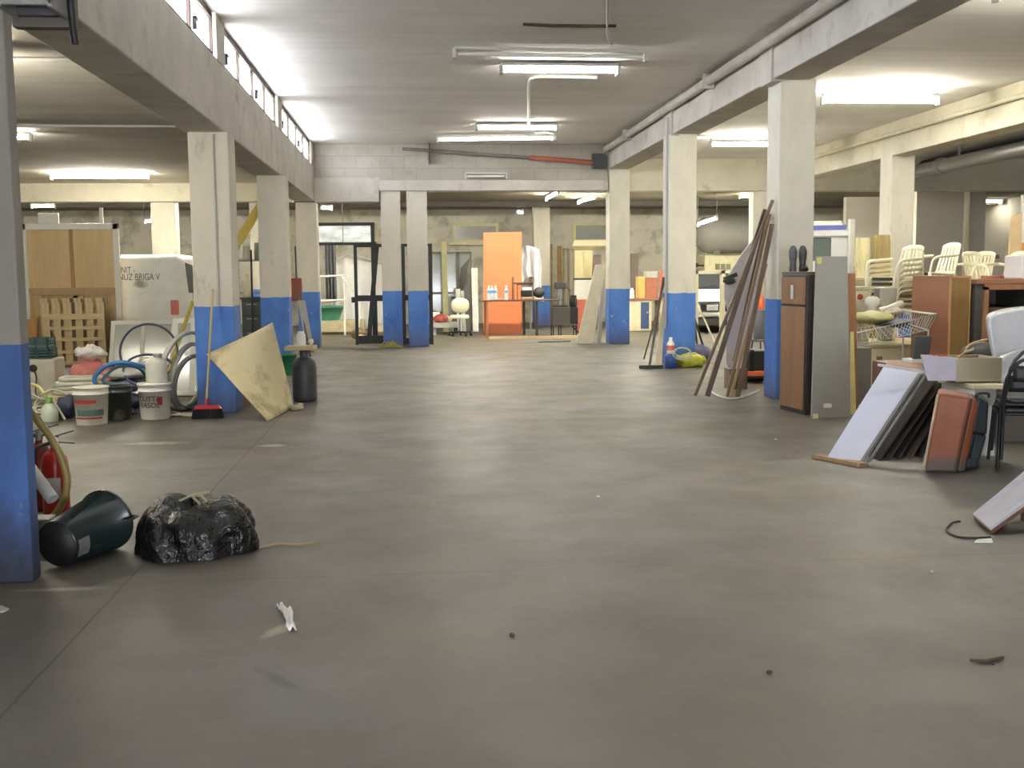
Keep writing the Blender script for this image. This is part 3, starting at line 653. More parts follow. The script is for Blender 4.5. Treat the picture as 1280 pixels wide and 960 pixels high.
hose('teal hose arching beside the bright blue hose in the dark bucket', [hb+V((.0, .02, .1)), at(130, 478, hy+.04), at(135, 467, hy+.04), at(146, 459, hy+.06), at(160, 457, hy+.12), at(176, 462, hy+.25), at(186, 480, hy+.4), at(188, 500, hy+.42)], .017, '3a6b78')
ring = [at(186+36*math.cos(q), 440+35*math.sin(q), 13.1-.3*math.sin(q)) for q in [2*math.pi*i/40 for i in range(40)]]
tag(obj('hose_ring', B().tube(ring, .014, 8, True), mat('3b4254', .45)), 'big dark loop of hose standing above the sacks behind the jug', 'hose')
ring = [at(186+32*math.cos(q), 463+20*math.sin(q), 12.75-.2*math.sin(q)) for q in [2*math.pi*i/36 for i in range(36)]]
tag(obj('hose_ring', B().tube(ring, .014, 8, True), mat('55587c', .45)), 'smaller violet grey hose loop inside the big dark loop', 'hose')
gc = gr(228, 516)
for k, (r, rz, col, lab) in enumerate(((.44, 1.15, 'b3b1a4', 'outer pale grey hose coil standing against the column left of the broom'), (.37, 1.25, 'a19f90', 'middle grey hose coil nested inside the pale coil'), (.30, 1.05, '8f8d82', 'innermost dark grey hose coil beside the broom'))):
    u = V((math.cos(rz), math.sin(rz), 0)); w = V((.12, .18, 1)).normalized(); cc = V((gc.x-.02+.03*k, gc.y+.25+.05*k, r*.98+.022))
    b_ = B()
    for j in range(2): b_.tube([cc+V((.03*j, -.045*j, 0))+(u*math.cos(2*math.pi*i/36)+w*math.sin(2*math.pi*i/36))*r for i in range(36)], .021, 9, True)
    tag(obj('hose_coil', b_, mat(col, .45)), lab.replace('left of', 'next to'), 'hose', None)
def sack(label, c, rad, col, jit=.1, d=(.08, .1), name='sack', rough=.7, cat='sack', n=18):
    return tag(obj(name, B().ball(c, rad, n, jit, 0.003), mat(col, rough, var=.18, scale=12), sub=1, disp=d), label, cat)
sx = at(158, 505, 12.9).x
sack('navy sack lying at the bottom of the pile between the two buckets', (sx, 12.75, .09), (.24, .3, .1), '39435e')
sack('grey blue sack in the middle of the pile between the two buckets', (sx, 12.9, .26), (.25, .28, .075), '7b8797', d=(.06, .1))
sack('pale printed sack on top of the pile between the two buckets', (sx+.02, 12.9, .40), (.26, .25, .06), 'b9b7ab', d=(.06, .1))
q = at(82, 515, 11.9); sack('dark blue crumpled bag on the floor beside the striped bucket', (q.x, 12.0, .12), (.13, .13, .13), '3f4658')
q = at(115, 470, 13.9); sack('red and white plastic sack behind the striped bucket', (q.x, 13.9, .24), (.27, .25, .26), 'cf7f76', d=(.14, .13))
q = at(112, 452, 13.9); sack('white plastic bag crumpled on top of the red and white sack', (q.x+.02, 13.9, .58), (.2, .16, .085), 'efe8e2', d=(.12, .1), cat='bag', name='plastic_bag')
q = at(60, 515, 11.7)
g = thing('spray_bottle', 'small white bottle with a green top on the floor by the navy bag', 'bottle', (q.x, 11.75, 0))
obj('body', B().lathe([(.08, 0), (.086, .02), (.085, .12), (.05, .18), (.03, .2), (0, .2)], (q.x, 11.75, 0), 20), mat('c9d2bb', .45), g)
obj('cap', B().lathe([(.04, 0), (.035, .06), (0, .06)], (q.x, 11.75, .195), 14), mat('6f9a52', .5), g)
# carton with coiled pale hose
q = at(96, 490, 12.6)
g = tag(obj('carton', B().box(q.x-.3, q.x+.3, 12.4, 12.95, 0, .2), mat('b7a988', .8, dirt='8f8163'), bev=.008), 'low dirty carton under the coil of pale hose', 'carton')
for k, (r, z) in enumerate(((.27, .226), (.26, .274), (.245, .322), (.22, .37))):
    tag(obj('hose_coil', B().tube([(q.x+r*math.cos(2*math.pi*i/36)+.01*k, 12.67+r*.9*math.sin(2*math.pi*i/36), z+.004*math.sin(3*2*math.pi*i/36)) for i in range(36)], .023, 8, True), mat(('c9c7b8', 'b9b7aa', 'd2d0c2', 'c3c1b2')[k], .45)),
        ('lowest', 'second', 'third', 'topmost')[k]+' turn of pale hose coiled on the dirty carton', 'hose', None)
# appliance and crates near the far west post
g = thing('small_appliance', 'cream boxy appliance with a dark dial beside the nearest column', 'appliance', (-4.95, 14, 0))
a, c = at(28, 480, 14), at(68, 449, 14)
obj('case', B().box(a.x, c.x, 14, 14.4, 0, c.z), mat('c9c4ab', .5), g, .012)
dx = at(42, 460, 14); obj('dial', B().lathe([(.045, 0), (.045, .03), (.03, .035), (0, .035)], (dx.x, 13.995, dx.z), 18, (0, -1, 0)), M_BLACK, g)
obj('power_cord', B().tube(smooth_path([(dx.x+.02, 13.96, dx.z-.03), (dx.x+.06, 13.9, dx.z-.12), (dx.x+.05, 13.88, .1), (dx.x+.1, 13.85, .01)]), .008, 6), M_BLACK, g)
zt = c.z+.001
for k, lab in enumerate(('lower dark teal crate on top of the cream appliance', 'upper dark teal crate of the two on the cream appliance')):
    w_ = .16-.015*k; xm = (a.x+c.x)/2-.03
    b_ = B().box(xm-w_, xm+w_, 14.05, 14.36, zt, zt+.02)
    for zz in (.04, .075, .11): b_.box(xm-w_, xm+w_, 14.05, 14.065, zt+zz, zt+zz+.02).box(xm-w_, xm+w_, 14.345, 14.36, zt+zz, zt+zz+.02).box(xm-w_, xm-w_+.015, 14.05, 14.36, zt+zz, zt+zz+.02).box(xm+w_-.015, xm+w_, 14.05, 14.36, zt+zz, zt+zz+.02)
    for xx in (-w_, w_-.02, -.01): b_.box(xm+xx, xm+xx+.02, 14.05, 14.07, zt, zt+.13).box(xm+xx, xm+xx+.02, 14.34, 14.36, zt, zt+.13)
    tag(obj('crate', b_, mat('3f5a5a', .55)), lab, 'crate'); zt += .132
for k, (pts, r, lab) in enumerate((([gr(38, 512)+V((0, .1, .05)), at(54, 492, 12.2), at(70, 488, 12.3), at(88, 497, 12.35), at(92, 512, 12.3)], .014, 'pale bent plastic pipe over the floor clutter behind the navy bag'),
                                 ([at(36, 480, 12.5), at(48, 484, 12.4), at(58, 498, 12.2), gr(64, 512)+V((0, 0, .02))], .02, 'yellowish pipe sloping down beside the nearest column'),
                                 ([at(35, 490, 12.0), at(50, 498, 11.95), at(66, 502, 11.95), gr(78, 528)+V((0, .1, .015))], .012, 'thin grey pipe over the green topped bottle'))):
    hose(lab, pts, r, ('d2cba9', 'cbbd72', 'a8a38f')[k], 'bent_pipe')
def tangle(label, c, rx, ry, h, col, seed, r=.009, n=70):
    rn = random.Random(seed); pts = []
    a_ = 0
    for i in range(n):
        a_ += rn.uniform(.5, 1.1); k = rn.uniform(.45, 1); pts.append((c[0]+rx*k*math.cos(a_), c[1]+ry*k*math.sin(a_), .012+h*rn.random()*(1.1-k)))
    return tag(obj('cable_tangle', B().tube(smooth_path(pts, 4), r, 6), mat(col, .5)), label, 'cable')
tangle('tangled white cable heap between the nearest column and the striped bucket', (at(62, 505, 12.4).x, 12.5, 0), .3, .3, .3, 'd8d3bf', 4)
tangle('tangled dark cable heap on the floor behind the dark grey bucket', (at(150, 515, 12.25).x, 12.25, 0), .2, .12, .16, '3f4450', 9)
tangle('pale cable trailing at the foot of the hose coils beside the broom', (at(222, 522, 11.9).x, 11.95, 0), .2, .1, .08, 'c3bfae', 12, n=24)
# ---------------------------------------------------------------- pallets, panels, window frames, van
def pallet(label, x0, x1, y, z1, rz=0, n=5):
    t = thing('pallet', label, 'pallet', ((x0+x1)/2, y, 0))
    w = x1-x0
    for i in range(n):
        z = (0, .2, .42, .62, .8)[i % 5]*(z1-.1); obj('deck_board', B().box(x0, x1, y, y+.025, z, z+(.1 if i == 4 else .06)), M_PINEX, t, .003)
    for i in range(6):
        xx = x0+(w-.12)*i/5; obj('slat_board', B().box(xx, xx+.12, y+.025, y+.05, 0, z1), M_PINE, t, .003)
    for i in range(3):
        xx = x0+(w-.09)*i/2; obj('stringer', B().box(xx, xx+.09, y+.05, y+.13, 0, z1), M_OLDW, t, .003)  # dark wood stands in for the shade inside the pallet
    return t
a, c = at(56, 447, 19.6), at(130, 379, 19.6)
pallet('wooden pallet standing upright in front, before the plywood panel', a.x, c.x, 19.55, c.z+.02, n=5)
pallet('second wooden pallet standing upright right behind the front pallet', a.x-.1, c.x-.08, 19.78, c.z+.09, n=5)
x_ = at(93, 370, 19.9).x; tag(obj('post', B().box(x_-.03, x_+.05, 19.92, 19.99, 0, 1.2).box(x_-.03, x_+.14, 19.92, 19.99, 1.15, 1.2), M_PINE), 'pine post sticking up behind the two upright pallets', 'post')
x_ = at(37, 400, 19.4).x; tag(obj('wood_offcut', B().hexa([(x_-.12, 19.4, 0), (x_+.05, 19.4, 0), (x_+.05, 19.5, 0), (x_-.12, 19.5, 0)], [(x_-.1, 19.5, .8), (x_+.1, 19.5, .84), (x_+.1, 19.58, .84), (x_-.1, 19.58, .8)]), wood('b98a55')), 'orange brown wood offcut standing beside the pallets', 'offcut')
g = thing('plywood_partition', 'tall white framed panel filled with plywood behind the pallets', 'panel', at(93, 440, 20.3))
a, c = at(35, 452, 20.3), at(147, 279, 20.3); a.z = 0; t_ = .08
obj('frame', B().box(a.x, a.x+t_, 20.3, 20.38, 0, c.z).box(c.x-t_*1.2, c.x, 20.3, 20.38, 0, c.z).box(a.x, c.x, 20.3, 20.38, c.z-.11, c.z), M_WHITE, g, .006)
xm = at(88, 300, 20.3).x; zr = at(90, 364, 20.3).z
obj('plywood_sheet', B().box(a.x+t_, xm, 20.34, 20.36, zr, c.z-.11), M_PLY, g); obj('plywood_sheet', B().box(xm, c.x-t_*1.2, 20.345, 20.365, zr, c.z-.11), M_PLY, g)
obj('plywood_sheet', B().box(a.x+t_, c.x-t_*1.2, 20.34, 20.36, 0, zr), wood('c9ab7c', 'b29060'), g)
obj('batten', B().box(xm-.03, xm+.03, 20.31, 20.345, zr, c.z-.11), wood('b9905a'), g); obj('rail', B().box(a.x+t_, c.x-t_*1.2, 20.30, 20.35, zr-.07, zr+.06), mat('b89c72', .6), g)
x_, z_ = at(127, 275, 20.34).x, c.z; tag(obj('white_post', B().box(x_-.03, x_+.03, 20.32, 20.36, z_, z_+.28), M_WHITE), 'short white post standing on the plywood panel frame', 'post')
x_ = at(58, 275, 20.34).x; tag(obj('white_box', B().box(x_-.14, x_+.22, 20.31, 20.37, z_, z_+.19), M_WHITE, bev=.01), 'small white box resting on top of the plywood panel frame', 'box')
def wheel(b_, x, y, z, r, w): return b_.lathe([(r*.55, 0), (r*.9, 0), (r, w*.2), (r, w*.8), (r*.9, w), (r*.55, w)], (x-w/2, y, z), 28, (1, 0, 0))
# white van with its back to the camera
g = thing('van', 'dirty white van seen from behind with a red tail light', 'van', (-5.0, 21.6, 0))
x0, x1, yb, ht = at(140, 380, 20.6).x, at(243, 380, 20.6).x, 20.6, at(180, 318, 20.6).z
sec = [(x0, .38), (x0, 1.25), (x0+.07, ht-.1), (x0+.18, ht), (x1-.32, ht), (x1-.2, ht-.08), (x1-.02, 1.3), (x1, .38)]
b_ = B(); n_ = len(sec); ys = (yb, yb+.06, 22.7, 22.95)
ring_ = []
for y in ys:
    k = .97 if y in (ys[0], ys[-1]) else 1; xm = (x0+x1)/2
    ring_.append([V((xm+(x-xm)*k, y, z if z < .5 else .38+(z-.38)*k)) for x, z in sec])
b_.add(sum(ring_, []), [tuple(range(n_)), tuple(range(3*n_, 4*n_))[::-1]]+[(i*n_+j, (i+1)*n_+j, (i+1)*n_+(j+1) % n_, i*n_+(j+1) % n_) for i in range(3) for j in range(n_)])
t = NT('dusty_white_paint'); vec = t.coord(); x, y, z = t.xyz(vec)
r = t.math('ADD', t.math('POWER', t.math('MULTIPLY', t.math('ADD', x, .22), 5.2), 2), t.math('POWER', t.math('MULTIPLY', t.math('SUBTRACT', z, 1.02), 7.5), 2))
r = t.math('ADD', r, t.math('MULTIPLY', t.noise(7, vec), .7))
t.base(t.mix(t.ramp(r, [(.45, .75), (.9, 0)]), t.ramp(t.noise(2.5, vec, 5), [(.3, lin('e9e8de')), (.6, lin('f7f6f0'))]), lin('77745f'))); t.set(.4)
obj('body', b_, t.m, g, .03)
xl = at(219, 384, yb).x; zl = at(219, 384, yb).z
obj('tail_light', B().box(xl-.08, xl+.07, yb-.02, yb+.03, zl-.14, zl+.13), mat('d98078', .3), g, .015)
obj('side_window', B().sheet([(x1-.14, yb+.1, ht-.2), (x1-.14, yb+1.2, ht-.2), (x1-.03, yb+1.2, 1.32), (x1-.03, yb+.1, 1.32)], .012), mat('6d7069', .2), g)
obj('corner_window', B().sheet([at(231, 328, yb-.01), at(241, 332, yb-.01), at(242, 366, yb-.01), at(236, 366, yb-.01)], .01, (0, -1, 0)), mat('75786f', .2), g)
obj('bumper', B().box(x0+.02, x1-.02, yb-.08, yb+.05, .34, .52), M_DGREY, g, .02)
for sx_ in (x0+.14, x1-.14):
    for yy in (yb+.5, 22.4): w = obj('wheel', wheel(B(), sx_, yy, .3, .3, .18), M_BLACK, g); obj('hub', B().lathe([(.165, 0), (.165, .02), (0, .03)], (sx_-.09, yy, .3), 18, (-1, 0, 0)).lathe([(.165, 0), (.165, .02), (0, .03)], (sx_+.09, yy, .3), 18, (1, 0, 0)), M_LGREY, w)
for k, (txt, px, py, sz) in enumerate((('NIT -', 160, 341, .16), ('NUZ BRIGA V', 174, 350, .17))):
    q = at(px, py, yb-.004); obj('finger_writing', text_mesh(txt, sz, lambda v: V((q.x+v.x*.72, yb-.003+v.z, q.z+v.y))), mat('6f6d62', .8), g)
# window frames leaning on the van and by the column
def win_frame(label, x0, x1, y0, y1, z1, m, t=.07, mull=(.5,), pane='b9bdb4'):
    g = thing('window_frame', label, 'window frame', ((x0+x1)/2, y0, 0))
    up = V((0, y1-y0, z1)); n = V((0, -z1, y1-y0)).normalized(); L = up.length; up.normalize()
    P = lambda x, d: V((x, y0, 0))+up*d
    f = B()
    def strip(xa, xb, da, db): f.sheet([P(xa, da), P(xb, da), P(xb, db), P(xa, db)], .05, n)
    strip(x0, x0+t, 0, L); strip(x1-t, x1, 0, L); strip(x0+t, x1-t, 0, t); strip(x0+t, x1-t, L-t, L)
    for k in mull: xm = x0+(x1-x0)*k; strip(xm-t*.5, xm+t*.5, t, L-t)
    obj('frame', f, m, g, .004)
    o = -n*.0
    obj('pane', B().sheet([P(x0+t, t)+n*.02, P(x1-t, t)+n*.02, P(x1-t, L-t)+n*.02, P(x0+t, L-t)+n*.02], .006, n), mat(pane, .15, var=.1, scale=3), g); return g
a, c = at(136, 449, 19.0), at(222, 401, 19.4)
win_frame('wide white window frame leaning low against the dirty van', a.x, c.x, 19.0, 19.3, c.z, M_WHITE)
a, c = at(219, 500, 14.2), at(252, 398, 14.5)
win_frame('white window frame standing behind the hose coils by the column', a.x, c.x-.02, 14.0, 14.3, c.z, M_WHITE, mull=())
a, c = gr(197, 482), at(241, 378, 14.0); a = at(196, 476, 13.2); a.z = .012
tag(obj('yellow_pole', B().tube([a, at(241, 377, 13.9)], .022, 8), mat('b3a243', .5)), 'yellow pole leaning toward the column above the hose loops', 'pole')
# ---------------------------------------------------------------- between second and third column
g = thing('workshop_hoist', 'yellow slanted hoist arm seen between the second and third blue columns', 'hoist', at(297, 440, 19))
a, c = at(299, 303, 19), at(330, 250, 19)
obj('mast', B().box(a.x-.2, a.x-.1, 18.95, 19.05, 0, 2.5), mat('b8a23c', .5), g, .008)
obj('arm', B().bar(a+V((-.15, 0, -.2)), c, .1, .14), mat('c2ab45', .5), g, .008)
obj('hook_rod', B().tube([at(302, 305, 18.93), at(302, 322, 18.93)], .02, 8), M_WHITE, g)
obj('base_plate', B().box(a.x-.5, a.x-.02, 18.8, 19.3, 0, .05), mat('b8a23c', .5), g)
g = thing('tool_trolley', 'dark steel tool trolley seen between the second and third columns', 'trolley', at(313, 420, 18.4))
a, c = at(302, 400, 18.2), at(326, 368, 18.2)
obj('cabinet', B().box(a.x, c.x, 18.25, 18.75, .12, 1.14), mat('3f4240', .5), g, .01)
for k in range(4): d_ = obj('drawer', B().box(a.x+.015, c.x-.015, 18.235, 18.255, .16+.24*k, .37+.24*k), mat('4c504e', .45), g, .005); obj('pull', B().box(a.x+.08, c.x-.08, 18.215, 18.237, .33+.24*k, .345+.24*k), M_STEEL, d_)
obj('top_tray', B().box(a.x-.02, c.x+.02, 18.22, 18.78, 1.14, 1.17), M_DGREY, g)
for xx in (a.x+.05, c.x-.05):
    for yy in (18.32, 18.68): obj('caster', B().lathe([(.05, -.02), (.05, .02)], (xx, yy, .05), 14, (1, 0, 0)).box(xx-.025, xx+.025, yy-.02, yy+.02, .05, .13), M_BLACK, g)
x_ = at(308, 360, 18.4).x; tag(obj('canister', B().lathe([(.07, 0), (.085, .02), (.085, .25), (.05, .32), (.03, .34), (.03, .38), (0, .38)], (x_+.02, 18.45, 1.171), 18), M_CREAM), 'cream canister standing on the dark tool trolley', 'canister')
x_ = at(317, 345, 18.4).x; tag(obj('black_pole', B().tube([(x_, 18.1, 0), (x_, 18.2, 1.95)], .016, 8), M_BLACK), 'thin black pole standing in front of the tool trolley', 'pole')
a = at(302, 415, 12.95); tag(obj('carton', B().box(a.x-.16, a.x+.1, 12.8, 13.1, 0, .73), mat('b28f63', .8), bev=.006), 'brown carton standing behind the beige board', 'carton')
x_ = at(312, 320, 20.5).x; b_ = B().box(x_-.3, x_+.45, 20.4, 20.9, 0, .05)
for zz in (.6, 1.2, 1.8): b_.box(x_-.3, x_+.45, 20.4, 20.9, zz, zz+.03)
for xx in (x_-.3, x_+.41):
    for yy in (20.4, 20.86): b_.box(xx, xx+.04, yy, yy+.04, 0, 1.9)
tag(obj('steel_rack', b_, M_GREY), 'grey steel rack in the gap behind the tool trolley', 'rack')
for k, (dx, w, h, col, lab) in enumerate(((-.1, .2, .24, 'b9b39b', 'pale tin on the top shelf of the grey rack'), (.15, .16, .3, '8a9186', 'grey green tin on the top shelf of the grey rack'))):
    tag(obj('tin', B().lathe([(w/2, 0), (w/2, h), (w/2-.01, h+.01), (0, h+.01)], (x_+dx, 20.6, 1.831), 16), mat(col, .5)), lab, 'tin')
# ================================================================ REAR, SEEN THROUGH THE PORTAL
def steel_frame(label, pxs, y, zrails, m=M_BLKM, t=.07, lean=0):
    """standing rectangular frame: pxs = pixel x of the two stiles' centres at depth y"""
    x0, x1 = at(pxs[0], 400, y).x, at(pxs[1], 400, y).x
    g = thing('gate_frame', label, 'gate frame', ((x0+x1)/2, y, 0))
    zt = max(z for z, _ in zrails)
    for x in (x0, x1): obj('stile', B().bar((x, y, 0), (x, y+lean, zt), t, .05, (0, 1, 0)), m, g)
    for z, h in zrails: obj('rail', B().box(x0, x1, y-.02+lean*z/zt, y+.02+lean*z/zt, z-h, z), m, g)
    return g
zz = lambda py, y: at(470, py, y).z
g = steel_frame('tall black metal door frame with an open top light beside the fourth blue column', (392, 468), 25.2, [(zz(278, 25.2), .07), (zz(303, 25.2), .06)], t=.085)
g = steel_frame('black metal gate leaning half behind the thinner portal column', (446, 492), 24.0, [(zz(305, 24), .07), (zz(369, 24), .13), (.2, .18)])
xa = at(461, 430, 23.95); xb = at(471, 310, 24.1)
obj('leaning_bar', B().bar((xa.x, 23.93, .05), (xb.x, 24.1, 2.15), .1, .04, (0, 1, 0)), M_BLKM, g); obj('inner_stile', B().box(xa.x+.14, xa.x+.2, 24.0, 24.04, .18, 1.05), M_BLKM, g)
obj('lock_box', B().box(at(443, 380, 24).x-.06, at(446, 380, 24).x, 23.95, 24.05, .93, 1.05), M_BLKM, g)
g = steel_frame('narrow black metal gate standing behind the two portal columns', (505, 539), 23.75, [(zz(305, 23.75), .06), (zz(369, 23.75), .12), (.15, .13)], t=.085)
# bright corner behind the black frames
g = thing('storage_tent', 'white plastic sheeted frame glowing behind the black door frame', 'sheeting', at(440, 400, 30.5))
a, c = at(419, 410, 30.5), at(482, 330, 30.5)
def shf(q, w): return V((a.x+(c.x-a.x)*q, 30.8+.06*math.sin(22*q)+.04*math.sin(9*q+2*w), .02+(c.z-.02+.18*(1-abs(q-.25)*1.6))*w))
obj('sheet', B().grid(shf, 40, 6), mat('fbfaf6', .5, var=.02), g, solid=.004)
obj('ridge_tube', B().tube([(a.x-.1, 30.7, c.z), (a.x+.35, 30.7, c.z+.3), (c.x, 30.7, c.z+.02)], .025, 8), M_WHITE, g)
for xx in (a.x-.08, c.x): obj('post', B().cyl((xx, 30.7, 0), (xx, 30.7, c.z), .025, 8), M_WHITE, g)
g = thing('clothes_rack', 'white tube rail rack with dark cloths behind the fourth blue column', 'rack', at(412, 400, 28))
a, c = at(398, 400, 28), at(432, 345, 28)
for z in (at(410, 345.5, 28).z, at(410, 376, 28).z): obj('rail', B().tube([(a.x, 28, z), (c.x, 28, z+.02)], .028, 8), M_WHITE, g)
for xx in (a.x+.05, c.x-.05): obj('upright', B().tube([(xx, 28, 0), (xx, 28, at(410, 345.5, 28).z)], .025, 8), M_WHITE, g)
obj('cross_brace', B().tube([(c.x-.1, 28.0, 1.5), (c.x+.35, 27.9, .9), (c.x+.3, 27.9, 0)], .02, 8), M_WHITE, g)
x0, x1 = at(407, 340, 28.3).x, at(420, 340, 28.3).x
tag(obj('hanging_cloth', B().grid(lambda q, w: V((x0+(x1-x0)*q, 28.3+.07*math.sin(19*q), .85+1.5*w)), 24, 4), mat('6a686c', .85, var=.2, scale=14, stretch=(1, 1, .1)), solid=.01), 'dark grey curtain hanging behind the white tube rack', 'curtain')
tag(obj('hanging_rod', B().tube([(x0-.2, 28.3, 2.37), (x1+.2, 28.3, 2.37)], .02, 8).cyl((x0-.2, 28.3, 2.37), (x0-.2, 28.3, 3.55), .012, 6).cyl((x1+.2, 28.3, 2.37), (x1+.2, 28.3, 3.55), .012, 6), M_GREY), 'grey rod above the dark grey curtain', 'rod')
a, c = at(392, 398, 28.6), at(430, 382, 28.6)
tag(obj('platform', B().box(a.x-.3, c.x+.5, 28.45, 29.2, .06, .36).box(a.x-.2, c.x+.4, 28.6, 29.1, 0, .06), mat('b9ae8c', .8, dirt='8a7f62'), bev=.01), 'low pale plinth under the green tub', 'plinth')
tag(obj('green_tub', B().lathe([(.3, 0), (.42, .33), (.45, .33), (.45, .37), (.40, .37), (.28, .03), (0, .03)], ((a.x+c.x)/2-.05, 28.85, .361), 28), mat('4f9a7c', .4)), 'green plastic tub on the low plinth by the fourth column', 'tub')
# clutter heap right of the frames, low
for k, (px, py, y, rad, col, lab) in enumerate(((450, 412, 25.9, (.22, .15, .16), '6d5a3e', 'brown rag heap on the floor inside the black gate'), (452, 424, 24.6, (.14, .1, .1), 'c9bda0', 'pale crumpled paper heap behind the black gate foot'), (476, 402, 26.5, (.3, .2, .2), 'a8a28c', 'grey cloth bundle behind the black gate'))):
    q = gr(px, py); sack(lab, (at(px, py, y).x, y, rad[2]*.8), rad, col, .15, (.08, .08), 'rag_heap', cat='rags')
q = gr(487, 433)
g = thing('dry_branches', 'small heap of yellow straw at the foot of the portal column', 'straw', q)
st = B()
for k in range(26):
    an = random.uniform(-.6, .6); L_ = random.uniform(.12, .42); x_ = q.x+random.uniform(-.12, .16); y_ = 22.75+random.uniform(-.12, .1)
    st.tube([(x_-L_/2*math.cos(an), y_-.02, .012), (x_, y_, .05+random.uniform(0, .12)), (x_+L_/2*math.cos(an), y_+L_*.3*math.sin(an), .012)], .007, 5)
o = obj('straw', st, mat('a79c58', .8, var=.25), g); o['kind'] = 'stuff'
p = gr(463, 433); tag(obj('drain_cover', B().lathe([(.2, 0), (.2, .015), (.18, .022), (0, .022)], (p.x, 22.9, 0), 20), M_GREY), 'round grey disc on the floor before the black gate', 'disc')
# plinth with red thing, office chair
a, c = at(538, 412, 27.6), at(577, 398, 27.6)
tag(obj('low_trolley', B().box(a.x, c.x-.1, 27.5, 28.3, .18, .30).box(a.x+.05, a.x+.15, 27.6, 27.7, 0, .18).box(c.x-.3, c.x-.2, 27.6, 27.7, 0, .18).box(a.x+.05, a.x+.15, 28.1, 28.2, 0, .18).box(c.x-.3, c.x-.2, 28.1, 28.2, 0, .18), M_LGREY, bev=.01), 'low grey platform behind the pale office chair', 'platform')
x_ = at(551, 390, 27.9).x; sack('red cloth bundle lying on the low grey platform', (x_, 27.9, .40), (.2, .15, .12), '9c4640', .12, (.05, .08), 'cloth_bundle', cat='cloth')
for k, (px, lab) in enumerate(((543, 'white tub on the low grey platform beside the red bundle'), (559, 'pale rag on the low grey platform next to the red bundle'))):
    x_ = at(px, 390, 28.05).x
    if k == 0: tag(obj('white_tub', B().lathe([(.11, 0), (.14, .26), (.12, .26), (.1, .02), (0, .02)], (x_, 28.05, .301), 18), M_WHITE), lab, 'tub')
    else: sack(lab, (x_, 28.0, .37), (.12, .1, .09), 'b7ab93', .15, (.05, .08), 'rag', cat='rag')
def office_chair(label, x, y, rz):
    g = thing('office_chair', label, 'office chair', (x, y, 0)); m = mat('d9d4bb', .65)
    R = R3('Z', rz); o = V((x, y, 0)); T = lambda v: o+R @ V(v)
    bk = B().grid(lambda q, w: T((.225*math.copysign(abs(math.cos(2*math.pi*q))**.75, math.cos(2*math.pi*q))*(1-.0*w)*(1 if w < .99 else 1)*[.0, .9, 1, 1, .9, .0][min(5, int(w*5+.01))], .20+[.0, 0, .03, .05, .07, .07][min(5, int(w*5+.01))], .755+.185*math.copysign(abs(math.sin(2*math.pi*q))**.8, math.sin(2*math.pi*q))*[.0, .9, 1, 1, .9, .0][min(5, int(w*5+.01))])), 28, 5, True)
    obj('backrest', bk, m, g)
    obj('seat', B().hexa([T(v) for v in ((-.24, -.26, .44), (.24, -.26, .44), (.23, .2, .44), (-.23, .2, .44))], [T(v) for v in ((-.23, -.25, .53), (.23, -.25, .53), (.22, .19, .52), (-.22, .19, .52))]), m, g, .03)
    obj('back_post', B().tube([T((0, .1, .43)), T((0, .27, .46)), T((0, .28, .75))], .02, 8), M_BLACK, g)
    obj('gas_lift', B().cyl(T((0, 0, .09)), T((0, 0, .44)), .028, 12), M_STEEL, g)
    for k in range(5):
        an = 2*math.pi*k/5+.3; e = T((.28*math.cos(an), .28*math.sin(an), .085))
        l = obj('base_arm', B().bar(T((0, 0, .11)), e, .045, .035), M_BLACK, g, .006)
        obj('caster', B().lathe([(.02, -.025), (.032, -.02), (.032, .02), (.02, .025)], V((e.x, e.y, .032)), 14, (math.sin(an), -math.cos(an), 0)).cyl(V((e.x, e.y, .05)), e, .012, 8), M_BLACK, l)
    return g
p = gr(575, 420); office_chair('pale office swivel chair on five casters before the glass panels', p.x, p.y, -.1)
# glass panes and planks leaning by the rear wall
def slab(name, label, cat, pxy, y0, y1, th, m, bev=0, z0=0, group=None):
    """leaning slab from four frame points (bottom-left, bottom-right, top-right, top-left); y0 / y1 = depth of its foot and head"""
    P = [at(*pxy[0], y0), at(*pxy[1], y0), at(*pxy[2], y1), at(*pxy[3], y1)]
    if z0 is not None: P[0].z = P[1].z = z0+.002
    return tag(obj(name, B().sheet(P, th, None), m, bev=bev), label, cat, group)
M_GLZ = mat('7f837a', .12, var=.12, scale=1.5)
x0, x1 = at(538, 400, 29.6).x, at(590, 400, 29.6).x
g = thing('glass_partition', 'grey framed glass panels leaning before the rear wall behind the office chair', 'glass panel', ((x0+x1)/2, 29.5, 0))
zt = at(560, 315, 29.6).z
for k in range(3):
    a, c = x0+(x1-x0)*k/3, x0+(x1-x0)*(k+1)/3
    obj('panel_frame', B().box(a, a+.05, 29.5, 29.56, 0, zt).box(c-.05, c, 29.5, 29.56, 0, zt).box(a, c, 29.5, 29.56, zt-.06, zt).box(a, c, 29.5, 29.56, 1.0, 1.06).box(a, c, 29.5, 29.56, 0, .08), mat('5b5a50', .5), g)
    obj('pane', B().box(a+.05, c-.05, 29.525, 29.535, .08, zt-.06), M_GLZ, g)
slab('dark_board', 'dark board with a slanted top leaning on the glass panels', 'board', ((568, 405), (588, 405), (588, 322), (576, 335)), 29.0, 29.4, .03, mat('4b4942', .5))
slab('post', 'olive square post standing before the glass panels', 'post', ((554, 405), (561, 405), (558, 303), (551, 303)), 28.7, 29.1, .1, mat('8d8b62', .6))
slab('plank', 'white narrow plank upright beside the orange door', 'plank', ((591, 405), (598, 405), (597, 336), (589, 336)), 28.6, 29.2, .06, mat('d9d8cd', .5))
